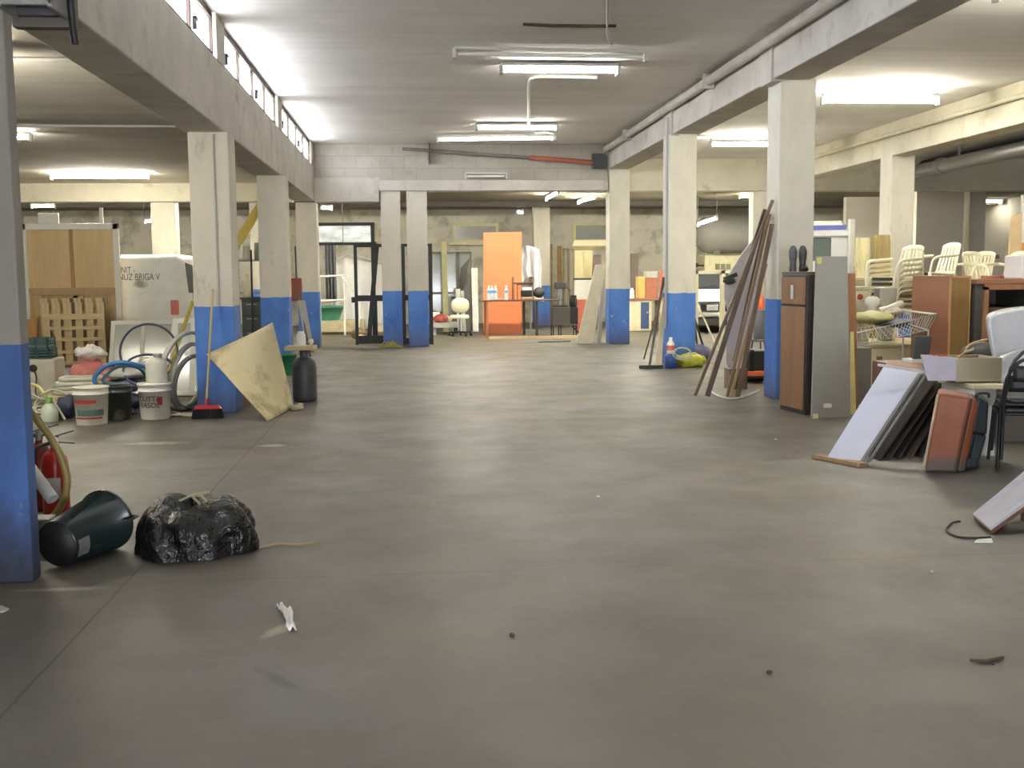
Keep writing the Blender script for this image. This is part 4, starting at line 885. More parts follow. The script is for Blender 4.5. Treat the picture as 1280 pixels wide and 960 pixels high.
for k, (x, w, h, col, lab) in enumerate(((575, .12, 1.15, 'c9cabb', 'white slat leaning low behind the office chair'), (580.5, .08, 1.1, 'a9ac9b', 'grey slat next to the white slat behind the office chair'), (569, .1, .95, '2c2c2a', 'black slat leaning behind the office chair'))):
    q = at(x, 400, 28.4).x; tag(obj('slat', B().hexa([(q-w/2, 28.3, 0), (q+w/2, 28.3, 0), (q+w/2, 28.34, 0), (q-w/2, 28.34, 0)], [(q-w/2-.03, 28.75, h), (q+w/2-.03, 28.75, h), (q+w/2-.03, 28.79, h), (q-w/2-.03, 28.79, h)]), mat(col, .5)), lab, 'slat')
# orange door and table with bottles
slab('door_leaf', 'tall orange door leaf standing upright behind the table', 'door leaf', ((604, 417), (652, 417), (652, 290), (604, 291)), 27.6, 27.75, .045, mat('d97c4c', .5, var=.05), .003)
g = thing('table', 'thin dark table with water bottles before the orange door', 'table', at(650, 420, 26.6))
a, c = at(601, 376, 26.3), at(704, 373, 26.3); zt = at(640, 375, 26.3).z
obj('tabletop', B().box(a.x, c.x, 26.25, 27.0, zt-.035, zt), mat('5b4a3d', .5), g, .005)
for px, dy in ((609, .0), (671, .0), (655, .6), (607, .6)): x_ = at(px, 400, 26.3+dy).x; obj('leg', B().box(x_-.03, x_+.03, 26.28+dy, 26.34+dy, 0, zt-.035), (mat('a5684a', .5) if px < 620 else M_DARKW), g, .004)
zb = zt+.001
def water_bottle(label, x, y):
    t = thing('water_bottle', label, 'bottle', (x, y, zb), 'water bottles on the dark table')
    obj('body', B().lathe([(.04, 0), (.047, .01), (.047, .1), (.043, .13), (.047, .16), (.047, .24), (.02, .31), (.018, .325), (0, .325)], (x, y, zb), 16), glass((.85, .92, .96), .1, .55), t)
    obj('label_band', B().lathe([(.0478, 0), (.0478, .07)], (x, y, zb+.165), 16), mat('4d8fc2', .4), t); obj('cap', B().lathe([(.02, 0), (.02, .025), (0, .025)], (x, y, zb+.325), 12), mat('e8eef2', .4), t); return t
for k, (px, dy, lab) in enumerate(((611, .1, 'first of three clustered water bottles at the table end'), (615, .22, 'middle one of three clustered water bottles'), (619.5, .12, 'third of the clustered water bottles toward the table centre'), (633, .15, 'single water bottle standing apart on the table'))): water_bottle(lab, at(px, 370, 26.3+dy).x, 26.3+dy)
x_ = at(624, 374, 26.45).x; tag(obj('plate', B().lathe([(.06, 0), (.12, .02), (.12, .028), (.05, .01), (0, .01)], (x_, 26.45, zb), 20), M_LGREY), 'small grey plate beside the clustered bottles', 'plate')
# chair and seats piled on the table's far end
g = thing('metal_chair', 'brown metal chair frame with armrest standing on the table end', 'chair', at(655, 375, 26.6)); z0 = zb
a, c = at(642, 374, 26.45), at(666, 346, 26.45); mC = mat('54392c', .5)
for x_ in (a.x, a.x+.09, c.x): 
    for yy in (26.42, 26.78):
        if not (x_ == a.x+.09 and yy > 26.5): obj('leg', B().bar((x_, yy, z0), (x_, yy, c.z if x_ != a.x+.09 else z0+.38), .022, .022, (0, 1, 0)), mC, g)
obj('armrest', B().box(a.x, c.x, 26.40, 26.43, z0+.38, z0+.42).box(a.x, c.x, 26.77, 26.8, z0+.38, z0+.42), mC, g); obj('seat_rail', B().box(a.x+.09, c.x, 26.42, 26.78, z0+.36, z0+.38), mC, g)
xa, xb = at(652, 370, 26.5).x, c.x-.02
for k, (h0, h1, col, lab) in enumerate(((0, .07, 'b8936f', 'tan cushion at the bottom of the pile on the table'), (.071, .22, '222122', 'black cushion in the pile on the table'), (.221, .32, 'ece9e2', 'white cushion on top of the pile on the table'))):
    tag(obj('cushion', B().box(xa, xb, 26.46, 26.74, z0+h0, z0+h1), mat(col, .8), bev=.02), lab, 'cushion')
x_ = at(674, 371, 26.5).x; sack('black bag lying on the table end beside the cushions', (x_, 26.55, z0+.13), (.15, .13, .13), '202024', .12, (.06, .08), 'handbag', .5, 'bag')
for v in bpy.data.objects['handbag'].data.vertices: v.co.z = max(v.co.z, 0)
bpy.data.objects['handbag'].location.z = z0+.03
# white sheet hanging over a stand
g = thing('draped_sheet', 'white sheet draped over a stand in front of the blue rear column', 'sheet', at(664, 400, 29))
a, c = at(652, 370, 29), at(674, 309, 29)
def drp(q, w):
    x = a.x+(c.x-a.x)*q+.12*(1-w)*(q-.2)+.02*math.sin(9*w+8*q); low = .95+.5*abs(math.sin(2.2*q+.6))*(1 if q < .6 else .15)-(.0 if q < .6 else .2)
    return V((x, 28.95+.07*math.sin(16*q)+.05*math.sin(5*w), low+(c.z+.04*math.sin(5*q)-low)*w))
obj('cloth', B().grid(drp, 40, 14), mat('f1f0f2', .7, var=.02), g, solid=.005)
obj('stand', B().tube([((a.x+c.x)/2, 29.1, 0), ((a.x+c.x)/2, 29.1, c.z-.05)], .025, 8).tube([(a.x, 29.05, c.z-.03), (c.x, 29.05, c.z-.03)], .02, 8).box((a.x+c.x)/2-.25, (a.x+c.x)/2+.25, 28.9, 29.3, 0, .03), M_GREY, g)
# boards, rolls, cabinet, fridge
for k, (x0, x1, y0, zt, col, lab) in enumerate(((684, 690, 306, 0, 'a79a72', 'narrow tan board leaning on the rear wall beside the white sheet'), (690.5, 696, 312, 0, 'e6dfc6', 'white edged board leaning on the rear wall'), (696.5, 702, 308, 0, 'c39d62', 'yellow brown board leaning on the rear wall beside the brown rolls'))):
    slab('board', lab, 'board', ((x0, 400), (x1, 400), (x1, y0), (x0, y0)), 32.6+.15*k, 33.6, .05, wood(col))
for k, (px, lab) in enumerate(((707, 'grey brown carpet roll standing upright by the boards'), (714, 'second grey brown carpet roll standing beside the cream cabinet'))):
    x_ = at(px, 400, 31).x; tag(obj('carpet_roll', B().lathe([(.07, 0), (.074, .01), (.074, 2.25-.03*k), (.03, 2.25-.03*k), (.03, 2.1)], (x_, 31, 0), 18), mat(('77705f', '857d6c')[k], .85)), lab, 'roll')
g = thing('cream_cabinet', 'cream wall cupboard on a fridge behind the slanted plank', 'cupboard', at(729, 345, 31)); a, c = at(717.5, 347, 31), at(741, 313, 31)
zf = at(728, 348, 31).z
obj('carcass', B().box(a.x, c.x, 31, 31.5, zf+.002, c.z), mat('d1c79b', .5), g, .01); obj('door', B().box(a.x+.02, (a.x+c.x)/2-.01, 30.98, 31, zf+.03, c.z-.03), mat('cfc594', .45), g); obj('door', B().box((a.x+c.x)/2+.01, c.x-.02, 30.98, 31, zf+.03, c.z-.03), mat('cbc090', .45), g)
g = thing('fridge', 'white fridge with a dark top edge under the cream cupboard', 'fridge', at(729, 400, 31))
obj('body', B().box(a.x, c.x+.1, 31, 31.55, .04, zf-.04), M_WHITE, g, .015); obj('top', B().box(a.x-.01, c.x+.11, 30.99, 31.56, zf-.04, zf), M_DGREY, g); obj('door', B().box(a.x+.005, c.x+.095, 30.95, 31, .08, zf-.05), M_WHITE, g, .015); obj('door_handle', B().box(c.x+.03, c.x+.06, 30.91, 30.95, .8, 1.1), M_DGREY, g)
for xx in (a.x+.03, c.x+.03): obj('foot', B().box(xx, xx+.04, 31.05, 31.5, 0, .04), M_BLACK, g)
slab('brown_board', 'dark brown square board behind the head of the slanted white plank', 'board', ((736, 405), (750, 405), (751, 319), (741, 319)), 29.5, 30.0, .03, mat('57453c', .6))
slab('rolled_mat', 'pale rolled mat lying across the top of the cream cupboard', 'mat', ((714, 309), (760, 309), (759, 306), (716, 306)), 31.2, 31.3, .25, M_CREAM, .02, c.z)
slab('slanted_plank', 'wide white plank leaning against the portal column beside the fridge', 'plank', ((720, 428), (741, 428), (757, 330), (744, 331)), 23.3, 23.15, .04, mat('d6cdb2', .6, dirt='b09f7c'))
slab('slanted_plank', 'narrow grey white plank behind the wide white plank at the portal column', 'plank', ((746, 429), (751, 429), (758.5, 322), (754, 322)), 23.75, 23.6, .03, mat('bdb9ae', .6))
# drill press and dark box on legs
g = thing('metal_stand', 'black metal box table on thin legs in the rear room', 'stand', at(706, 415, 26)); a, c = at(691, 412, 25.6), at(723, 384, 25.6)
zl, zh = at(706, 407, 25.6).z, c.z
obj('box', B().box(a.x, a.x+.42, 25.6, 26.1, zl, zh), mat('474340', .5), g, .01); obj('side_box', B().box(a.x+.425, c.x, 25.65, 26.1, zl+.03, zh), M_BLACK, g, .01)
for xx in (a.x+.02, a.x+.2, c.x-.05):
    for yy in (25.65, 26.05): obj('leg', B().box(xx-.012, xx+.012, yy-.012, yy+.012, 0, zl), M_BLACK, g)
obj('brace', B().bar((a.x+.45, 25.66, zl), (c.x+.1, 25.62, .02), .03, .03), M_BLACK, g)
g = thing('drill_press', 'black bench machine standing on the black box table', 'machine', (a.x+.2, 25.85, zh))
obj('base', B().box(a.x+.04, a.x+.38, 25.7, 26.0, zh+.001, zh+.05), M_BLACK, g, .006); obj('column', B().cyl((a.x+.22, 25.9, zh+.05), (a.x+.22, 25.9, zh+.55), .035, 12), M_STEEL, g)
obj('head', B().box(a.x+.08, a.x+.34, 25.68, 25.98, zh+.44, zh+.6), M_DGREY, g, .02); obj('spindle', B().cyl((a.x+.16, 25.74, zh+.25), (a.x+.16, 25.74, zh+.45), .025, 10), M_STEEL, g)
obj('work_table', B().lathe([(.1, 0), (.1, .02), (0, .02)], (a.x+.18, 25.8, zh+.2), 16), M_DGREY, g); obj('feed_lever', B().tube([(a.x+.33, 25.75, zh+.5), (a.x+.45, 25.7, zh+.38)], .01, 6), M_BLACK, g)
x_ = a.x+.52; tag(obj('motor', B().lathe([(.07, 0), (.09, .03), (.09, .2), (.06, .24), (0, .24)], (x_+.02, 25.9, zh+.001), 16).box(x_-.05, x_+.09, 25.84, 25.96, zh+.1, zh+.28), M_BLACK), 'small black motor beside the bench machine', 'motor')
x_ = at(727, 395, 27).x; tag(obj('red_crate', B().box(x_-.1, x_+.16, 27, 27.4, 0, .87), mat('a55a48', .6), bev=.01), 'reddish brown box behind the black box table', 'box')
a, c = gr(673, 428), gr(719, 430); tag(obj('floor_strip', B().bar((a.x, 23.9, .012), (c.x, 24.0, .012), .1, .02), M_OLDW), 'dark wooden strip lying on the floor before the black box table', 'strip')
a, c = gr(606, 420), gr(720, 418); tag(obj('timber_beam', B().box(a.x, c.x, 25.2, 25.33, 0, .07), M_PINEX, bev=.004), 'long pale timber on the floor along the table front', 'timber')
# right of the portal column: desk with boxes
g = thing('desk', 'cream desk with a blue door seen between the two blue columns', 'desk', at(808, 408, 28)); a, c = at(783, 408, 27.8), at(824, 372, 27.8); zt = at(806, 373, 27.8).z
obj('carcass', B().box(a.x, c.x-.2, 27.8, 28.4, .02, zt-.04), mat('dcd3b0', .5), g, .008); obj('desktop', B().box(a.x-.03, c.x+.25, 27.75, 28.45, zt-.04, zt), mat('a0715a', .5), g, .005)
xa, xb = at(801, 390, 27.8).x, at(811, 390, 27.8).x
d_ = obj('door', B().box(xa, xb, 27.77, 27.8, .08, zt-.1), mat('3d4f78', .4), g, .005); obj('knob', B().ball((xb-.05, 27.75, .5), .025, 8), M_LGREY, d_)
obj('side_panel', B().box(c.x+.02, c.x+.2, 27.8, 28.4, 0, zt-.04), mat('c3b88f', .6), g)
obj('plinth', B().box(a.x, c.x-.2, 27.82, 28.4, 0, .02), M_GREY, g)
zt += .001
def boxpx(name, label, cat, px0, px1, py0, y, d, m, z0, bev=.01):
    a, c = at(px0, py0, y), at(px1, py0, y); return tag(obj(name, B().box(a.x, c.x, y, y+d, z0, max(z0+.05, a.z)), m, bev=bev), label, cat)
boxpx('yellow_box', 'orange yellow box on the cream desk', 'box', 798, 806.5, 346, 28.0, .35, mat('e0ab62', .6), zt)
boxpx('brown_box', 'reddish brown box on the cream desk beside the yellow one', 'box', 807, 822, 347, 28.0, .35, mat('9a5f48', .6), zt)
zb2 = at(815, 347, 28.0).z+.001; boxpx('grey_box', 'flat grey box lying on the reddish brown box', 'box', 808, 822, 339, 28.02, .3, mat('a4a399', .6), zb2)
slab('door_board', 'dark brown narrow board upright on the wall beyond the portal column', 'board', ((788, 405), (797, 405), (797, 317), (788, 317)), 30.6, 30.8, .04, mat('6a5c50', .5))
x_ = at(790, 372, 27.95).x; tag(obj('white_figure', B().lathe([(.05, 0), (.07, .05), (.05, .12), (.06, .18), (.03, .26), (0, .28)], (x_, 27.95, zt), 14), M_WHITE), 'small white jug shape on the cream desk end', 'jug')
tag(obj('red_tube', B().cyl((at(827, 372, 27.9).x, 27.95, zt), (at(827, 372, 27.9).x+.02, 28.0, zt+.72), .05, 12), mat('c0573a', .5)), 'upright orange red tube on the cream desk behind the brooms', 'tube')
# brooms and planks leaning on the third east column
tag(obj('thin_stick', B().tube([gr(805, 449)+V((0, 0, .01)), at(831, 352, 17.5)], .014, 8), wood('9c7a4e')), 'thin light brown stick leaning on the column above the white bottle', 'stick')
g = thing('squeegee', 'dark floor squeegee leaning on the third east column', 'squeegee', gr(812, 455)); a = gr(815, 452); c = at(835, 347, 17.55); c.x = 4.12
a = V((gr(822, 455).x, 17.2, .06)); h0 = at(812, 450, 16.9); h0.z = .05
obj('handle', B().tube([h0, c], .022, 8), mat('3a3632', .5), g); obj('blade', B().bar((h0.x-.18, 16.85, .03), (h0.x+.2, 16.8, .03), .03, .055), M_BLACK, g)
slab('plank', 'pale plank leaning on the shaded side of the third east column', 'plank', ((818, 449), (826, 452), (833, 372), (829, 372)), 17.35, 17.6, .03, mat('c9c0a6', .6))
p = V((4.23, 17.0, 0)); g = thing('blue_canister', 'blue plastic canister at the foot of the third east column', 'canister', p)
p = gr(838, 460); p.y -= 0
obj('body', B().lathe([(.09, 0), (.1, .01), (.1, .2), (.08, .23), (0, .23)], (p.x, 16.9, 0), 20), mat('2d4f93', .45), g)
g = thing('detergent_bottle', 'white detergent bottle with a red label standing on the blue canister', 'bottle', (p.x, 16.9, .231))
obj('body', B().lathe([(.055, 0), (.062, .01), (.062, .16), (.03, .21), (.025, .22), (0, .22)], (p.x, 16.9, .231), 18), M_WHITE, g); obj('label_panel', B().lathe([(.0628, 0), (.0628, .08)], (p.x, 16.9, .285), 18), mat('c46a50', .5), g); obj('cap', B().lathe([(.028, 0), (.028, .04), (0, .04)], (p.x, 16.9, .451), 12), M_WHITE, g)
q = gr(866, 460); sack('lime green plastic bag on the floor at the third east column', (q.x, 17.0, .10), (.27, .18, .12), 'b0b440', .12, (.1, .08), 'plastic_bag', .35, 'bag')
q = at(874, 442, 18.05); sack('violet grey cloth bundle behind the lime green bag', (q.x, 18.05, .16), (.22, .13, .13), '77758f', .12, (.07, .08), 'cloth_bundle', cat='cloth')
q = at(853, 444, 16.72)
tag(obj('hose_coil', B().tube([V((q.x+.15*math.cos(2*math.pi*i/30), 16.74+.05*math.sin(2*math.pi*i/30), .235+.09*math.sin(2*math.pi*i/30))) for i in range(30)], .012, 7, True).tube([V((q.x+.02+.13*math.cos(2*math.pi*i/30), 16.77+.05*math.sin(2*math.pi*i/30), .25+.08*math.sin(2*math.pi*i/30))) for i in range(30)], .012, 7, True), mat('b5b4a0', .5)), 'pale cable coil lying on the lime green bag', 'cable')
# ================================================================ EAST SIDE
# planks and grey panel leaning on the second east column
def plank(label, foot, y0, head, y1, w, th, m, name='plank'):
    a = at(*foot, y0); a.z = max(th*.6, .006) if foot[1] > 470 else a.z
    c = at(*head, y1); return tag(obj(name, B().bar(a, c, w, th, (0, 1, 0)), m), label, 'plank')
W1, W2, W3 = wood('6f5b45', '4b3c2d'), wood('8a7254', '65523b'), wood('5c4d3f', '3f3429')
plank('longest dark plank reaching highest, foot farthest from the brown cabinet', (869, 497), 12.85, (966, 250), 12.55, .035, .03, W1)
plank('broad brown plank, second from the far end of the leaning row', (884, 498), 12.75, (957, 262), 12.75, .06, .03, W3)
plank('thin tan batten in the middle of the leaning row of planks', (909, 496), 12.7, (962, 268), 12.65, .035, .03, W2)
plank('light batten leaning just in front of the thin tan batten', (913, 490), 12.62, (958, 330), 12.6, .03, .03, wood('a58b62'))
plank('dark plank with its foot nearest the blue column face', (922, 497), 12.6, (965, 280), 12.5, .05, .03, W1)
plank('short brown plank leaning behind the grey panel top', (918, 452), 13.4, (961, 258), 13.1, .045, .03, W3)
g = thing('fibre_sheet', 'grey fibre panel with a rounded foot leaning among the planks', 'panel', gr(905, 470))
pp = [(908, 455), (915, 462), (925, 460), (934, 440), (946, 380), (953, 320), (950, 296), (940, 300), (926, 318), (912, 341), (905, 352), (905, 372), (910, 392), (907, 430)]
q = []
for (px, py) in pp: w_ = (462-py)/165; q.append(at(px, py, 13.75+.25*(-w_)))
obj('sheet', B().sheet(q, .02), mat('d6cecb', .6, var=.08, dirt='aaa29c'), g); obj('clamp', B().ball(at(911, 351, 13.45), (.09, .05, .05), 10, .2).bar(at(905, 349, 13.45), at(921, 343, 13.45), .04, .05), mat('3d3c34', .5), g)
obj('prop_block', B().box(at(908, 470, 13.75).x, at(930, 470, 13.75).x, 13.6, 13.85, 0, at(915, 462, 13.75).z+.02), M_OLDW, g)
# machine on an orange base behind them
g = thing('saw_bench', 'dark machine on an orange base behind the leaning planks', 'machine', at(938, 480, 14.4)); a, c = at(921, 466, 14.3), at(960, 438, 14.3)
zb_, zt_ = at(938, 464, 14.3).z, c.z; zo = at(938, 470, 14.3).z
obj('motor_housing', B().box(a.x, c.x, 14.3, 14.75, zb_, zt_), mat('343433', .45), g, .02); obj('housing_rib', B().box(a.x+.19, a.x+.23, 14.28, 14.76, zb_-.01, zt_+.01), M_BLACK, g)
obj('orange_base', B().box(a.x-.02, c.x+.02, 14.27, 14.78, zo, zb_), mat('d96a3c', .5), g, .01); obj('under_rail', B().box(a.x-.02, c.x+.02, 14.28, 14.32, zo-.03, zo), M_BLACK, g)
for xx in (a.x+.02, c.x-.05):
    for yy in (14.34, 14.7): obj('leg', B().bar((xx, yy, zo), (xx+(.05 if xx > a.x+.1 else -.05), yy, 0), .03, .03), M_DGREY, g)
obj('wire_guard', B().tube([(a.x+.1, 14.4, zo), (a.x+.05, 14.38, .1), (a.x+.25, 14.36, .08), (a.x+.2, 14.4, zo)], .008, 6), M_LGREY, g)
obj('black_tray', B().hexa([(a.x+.08, 14.4, .02), (c.x, 14.4, .02), (c.x, 14.7, .02), (a.x+.08, 14.7, .02)], [(a.x+.02, 14.36, .12), (c.x+.03, 14.36, .09), (c.x+.03, 14.74, .09), (a.x+.02, 14.74, .12)]), M_BLACK, g)
tag(obj('skirting_strip', B().tube(smooth_path([gr(886, 489)+V((0, 0, .015)), gr(897, 496)+V((0, 0, .012)), gr(912, 500)+V((0, 0, .012)), gr(930, 498)+V((0, 0, .02)), gr(949, 491)+V((0, 0, .03))]), .014, 6), M_LGREY), 'bent pale strip lying on the floor around the feet of the planks', 'strip')
a, c = at(942, 428, 16), at(956, 394, 16); tag(obj('grey_can', B().lathe([(.085, 0), (.09, .02), (.085, .42), (.07, .45), (0, .45)], ((a.x+c.x)/2, 16, .505), 18), mat('6f7173', .4, .3)), 'grey metal drum standing on a stool behind the planks', 'drum')
g = thing('stool', 'small grey stool under the metal drum behind the planks', 'stool', ((a.x+c.x)/2, 16, 0))
obj('seat', B().lathe([(.14, .47), (.14, .5), (0, .5)], ((a.x+c.x)/2, 16, 0), 18), M_DGREY, g)
for k in range(3): an = k*2.1+.4; obj('leg', B().tube([((a.x+c.x)/2+.1*math.cos(an), 16+.1*math.sin(an), .47), ((a.x+c.x)/2+.17*math.cos(an), 16+.17*math.sin(an), 0)], .012, 8), M_DGREY, g)
x_ = (a.x+c.x)/2+.01; tag(obj('orange_can', B().lathe([(.06, 0), (.065, .01), (.06, .15), (.03, .19), (.03, .22), (0, .22)], (x_, 16.0, .956), 16), mat('df6a3c', .5)), 'orange can on top of the grey drum behind the planks', 'can')
# cream door frame, sticks, car and camper behind the third east column
g = thing('door_surround', 'cream door frame standing behind the third blue east column', 'door frame', at(890, 430, 21)); a, c = at(867, 430, 21), at(907, 340, 21)
zt = at(888, 338, 21).z
obj('jamb', B().box(a.x, a.x+.09, 21, 21.1, 0, zt), M_CREAM, g, .005); obj('jamb', B().box(c.x-.09, c.x, 21, 21.1, 0, zt), M_CREAM, g, .005); obj('head', B().box(a.x, c.x, 21, 21.1, zt-.07, zt), M_CREAM, g, .005)
a = gr(900, 446); a = at(898, 432, 20.4); a.z = .015; tag(obj('pale_stick', B().tube([a, at(870, 376, 20.92)], .018, 8), M_CREAM), 'pale stick leaning slantwise in front of the cream door frame', 'stick')
for k, (f, h, lab) in enumerate((((884, 440), (867, 400), 'dark stick leaning on the far edge of the third east column'), ((873, 436), (868, 402), 'thin olive stick beside the dark stick at the third east column'))):
    a = at(*f, 18.4); a.z = .015; tag(obj('stick', B().tube([a, at(h[0], h[1]-6, 17.85)], .018, 8), (M_DARKW, wood('7f7a3c'))[k]), lab, 'stick')
g = thing('car', 'white car with a chrome grille parked behind the cream door frame', 'car', (7.9, 28.4, 0))
x0, x1, yf = at(866, 400, 26.6).x, at(952, 400, 26.6).x, 26.6; xm = (x0+x1)/2; zq = lambda py: at(890, py, 26.6).z
prof = [(yf+.08, .22), (yf, .4), (yf+.02, zq(378)), (yf+.25, zq(374)), (yf+1.0, zq(366)), (yf+1.75, zq(341)), (yf+2.9, zq(338)), (yf+3.6, zq(366)), (yf+3.9, zq(372)), (yf+3.95, .4), (yf+3.9, .22)]
b_ = B(); n_ = len(prof); rows = [(x0+.02, .96), (x0, .99), (x0+.1, 1), (x1-.1, 1), (x1, .99), (x1-.02, .96)]
rows = []
for s_, inset in ((-1, 0), (-1, 1), (1, 1), (1, 0)):
    for (y, z) in prof:
        top = max(0, (z-zq(372)))/(zq(338)-zq(372)+1e-6); hw = (x1-x0)/2-.16*top
        rows.append(V((xm+s_*(hw-(.06 if inset else 0)), y, z-(0 if inset else .0)-(.03 if not inset and z > .5 else 0))))
b_.add(rows, [tuple(range(n_)), tuple(range(3*n_, 4*n_))[::-1]]+[(i*n_+j, i*n_+(j+1) % n_, (i+1)*n_+(j+1) % n_, (i+1)*n_+j) for i in range(3) for j in range(n_)])
obj('body', b_, mat('f0f0ec', .25, var=.02), g, .03, 1)
yw = lambda z: yf+1.0+.75*(z-zq(366))/(zq(341)-zq(366))
zl, zh = zq(363), zq(343.5)
obj('windshield', B().sheet([(x0+.22, yw(zl)-.05, zl+.02), (x1-.22, yw(zl)-.05, zl+.02), (x1-.3, yw(zh)-.05, zh+.02), (x0+.3, yw(zh)-.05, zh+.02)], .02), mat('3b3d41', .12), g)
obj('wiper', B().bar((x0+.35, yw(zl)-.09, zl+.05), (xm, yw(zl)-.09, zl+.12), .02, .02), M_BLACK, g)
obj('grille', B().box(x0+.2, x1-.2, yf-.035, yf+.05, zq(389.5), zq(380)), M_BLACK, g, .01); obj('grille_bar', B().box(x0+.1, x1-.1, yf-.045, yf+.05, zq(378.5), zq(377)), M_DGREY, g)
for xx in (x0+.34, x1-.5): hl = obj('headlight', B().box(xx, xx+.3, yf-.05, yf+.03, zq(388.5), zq(380.5)), mat('c9cdcc', .15, .3, var=.3, scale=20), g, .02)
obj('bumper', B().box(x0+.02, x1-.02, yf-.1, yf+.1, zq(396), zq(391)), M_LGREY, g, .03); obj('lower_grille', B().box(x0+.1, x1-.1, yf-.06, yf+.2, .2, zq(397)), M_DGREY, g, .02)
obj('number_plate', B().box(xm-.26, xm+.26, yf-.125, yf-.1, zq(396.5), zq(391.2)), M_WHITE, g)
for sx_ in (x0+.12, x1-.12):
    for yy in (yf+.75, yf+3.2): w = obj('wheel', wheel(B(), sx_, yy, .3, .3, .2), M_BLACK, g); obj('hub', B().lathe([(.165, 0), (.165, .02), (0, .03)], (sx_-.1, yy, .3), 18, (-1, 0, 0)).lathe([(.165, 0), (.165, .02), (0, .03)], (sx_+.1, yy, .3), 18, (1, 0, 0)), M_STEEL, w)
g = thing('camper_box', 'cream box body with three small vents rising behind the white car', 'box truck', at(895, 400, 31.2)); a, c = at(880, 410, 31.3), at(932, 318, 31.3)
obj('box_body', B().box(a.x, c.x, 31.3, 33.6, .5, c.z), mat('ddd5ae', .5), g, .04)
for k in range(3): q = at(897+6.8*k, 333, 31.3); obj('vent', B().box(q.x-.07, q.x+.06, 31.28, 31.31, q.z-.09, q.z+.07), mat('8e8a70', .5), g)
obj('roof_rail', B().box(a.x-.02, c.x+.02, 31.27, 31.33, c.z-.02, c.z+.03), mat('8b8562', .5), g); obj('side_marker', B().box(a.x-.35, a.x-.2, 31.3, 31.4, at(880, 334, 31.3).z, at(880, 329, 31.3).z).box(a.x-.2, a.x, 31.34, 31.37, at(880, 333, 31.3).z, at(880, 331, 31.3).z), M_BLACK, g)
obj('chassis', B().box(a.x+.05, c.x-.05, 31.35, 33.5, .35, .5), M_DGREY, g)
for sx_ in (a.x+.2, c.x-.2):
    for yy in (31.8, 33.0): obj('wheel', wheel(B(), sx_, yy, .35, .35, .22), M_BLACK, g)
a = at(905, 292, 31.5); tz = at(905, 318, 31.5).z+.03
g = thing('grey_tank', 'large grey rounded tank lying above the cream box body', 'tank', (a.x, 31.9, tz)); rr = (at(905, 268, 31.5).z-tz)/2
obj('shell', B().lathe([(0, -.95), (rr*.55, -.88), (rr*.9, -.7), (rr, -.45), (rr, .75), (rr*.9, .95), (rr*.5, 1.08), (0, 1.12)], (a.x+.25, 32.2, tz+rr), 30, (1, 0, 0)), mat('a3a199', .5, var=.06), g)
for dx in (-.35, .7): obj('saddle', B().box(a.x+.25+dx-.08, a.x+.25+dx+.08, 31.8, 32.6, tz-.03, tz+.12), M_GREY, g)
# white van with a blue stripe beyond the second east column
g = thing('van', 'white van with a blue roof stripe behind the tall white column', 'van', (7.03, 18.8, 0)); yf = 18.8
x0, x1 = at(972, 350, yf).x, at(1061, 350, yf).x; zq = lambda py: at(1040, py, yf).z; ht = zq(276)
sec = [(x0, .35), (x0-.0, 1.2), (x0+.08, ht-.12), (x0+.2, ht), (x1-.2, ht), (x1-.08, ht-.12), (x1, 1.2), (x1, .35)]
b_ = B(); n_ = len(sec); rows = []
for y, k in ((yf, .96), (yf+.08, 1), (21.4, 1), (21.6, .96)): rows += [V(((x0+x1)/2+(x-(x0+x1)/2)*k, y, .35+(z-.35)*(k if k == 1 else .985))) for x, z in sec]
b_.add(rows, [tuple(range(n_)), tuple(range(3*n_, 4*n_))[::-1]]+[(i*n_+j, (i+1)*n_+j, (i+1)*n_+(j+1) % n_, i*n_+(j+1) % n_) for i in range(3) for j in range(n_)])
obj('body', b_, mat('ecece6', .3, var=.02), g, .02)
xw0, xw1 = at(985, 310, yf).x, at(1037, 310, yf).x
obj('windshield', B().box(xw0, xw1, yf-.015, yf+.03, zq(326), zq(297)), mat('58645c', .12), g, .05)
obj('blue_stripe', B().box(x0+.12, x1-.12, yf-.012, yf+.02, zq(288), zq(282)), mat('4a56a4', .4), g); obj('visor', B().box(x0+.05, x1-.05, yf-.12, yf+.02, zq(296), zq(289.5)), M_WHITE, g, .02)
obj('wing_mirror', B().box(x1-.02, x1+.1, yf-.02, yf+.1, 1.35, 1.6), M_BLACK, g, .02); obj('bumper', B().box(x0, x1, yf-.1, yf+.05, .35, .6), M_DGREY, g, .03)
for sx_ in (x0+.15, x1-.15):
    for yy in (yf+.7, 20.9): w = obj('wheel', wheel(B(), sx_, yy, .33, .33, .2), M_BLACK, g); obj('hub', B().lathe([(.18, 0), (.18, .02), (0, .03)], (sx_-.1, yy, .33), 18, (-1, 0, 0)).lathe([(.18, 0), (.18, .02), (0, .03)], (sx_+.1, yy, .33), 18, (1, 0, 0)), M_STEEL, w)
g.rotation_euler = (0, 0, -.32)
x_ = at(1064, 310, 18.4).x; tag(obj('white_post', B().box(x_-.045, x_+.045, 18.36, 18.45, 0, at(1064, 274, 18.4).z), M_WHITE, bev=.005), 'white upright post beside the white van corner', 'post')
# tan boards against the outer column
for k, (x0, x1, y0, col, lab) in enumerate(((1067, 1086, 298, 'ded3a3', 'pale tan board leaning nearest to the white post'), (1087, 1093, 297, '9d8a55', 'narrow dark tan board in the middle of the leaning tan boards'), (1092, 1112, 294, 'b59f66', 'brown tan board leaning beside the outer white column'))):
    slab('board', lab, 'board', ((x0-1, 420), (x1-1, 420), (x1, y0), (x0+2, y0)), 17.0+.12*k, 17.35+.05*k, .04, wood(col))
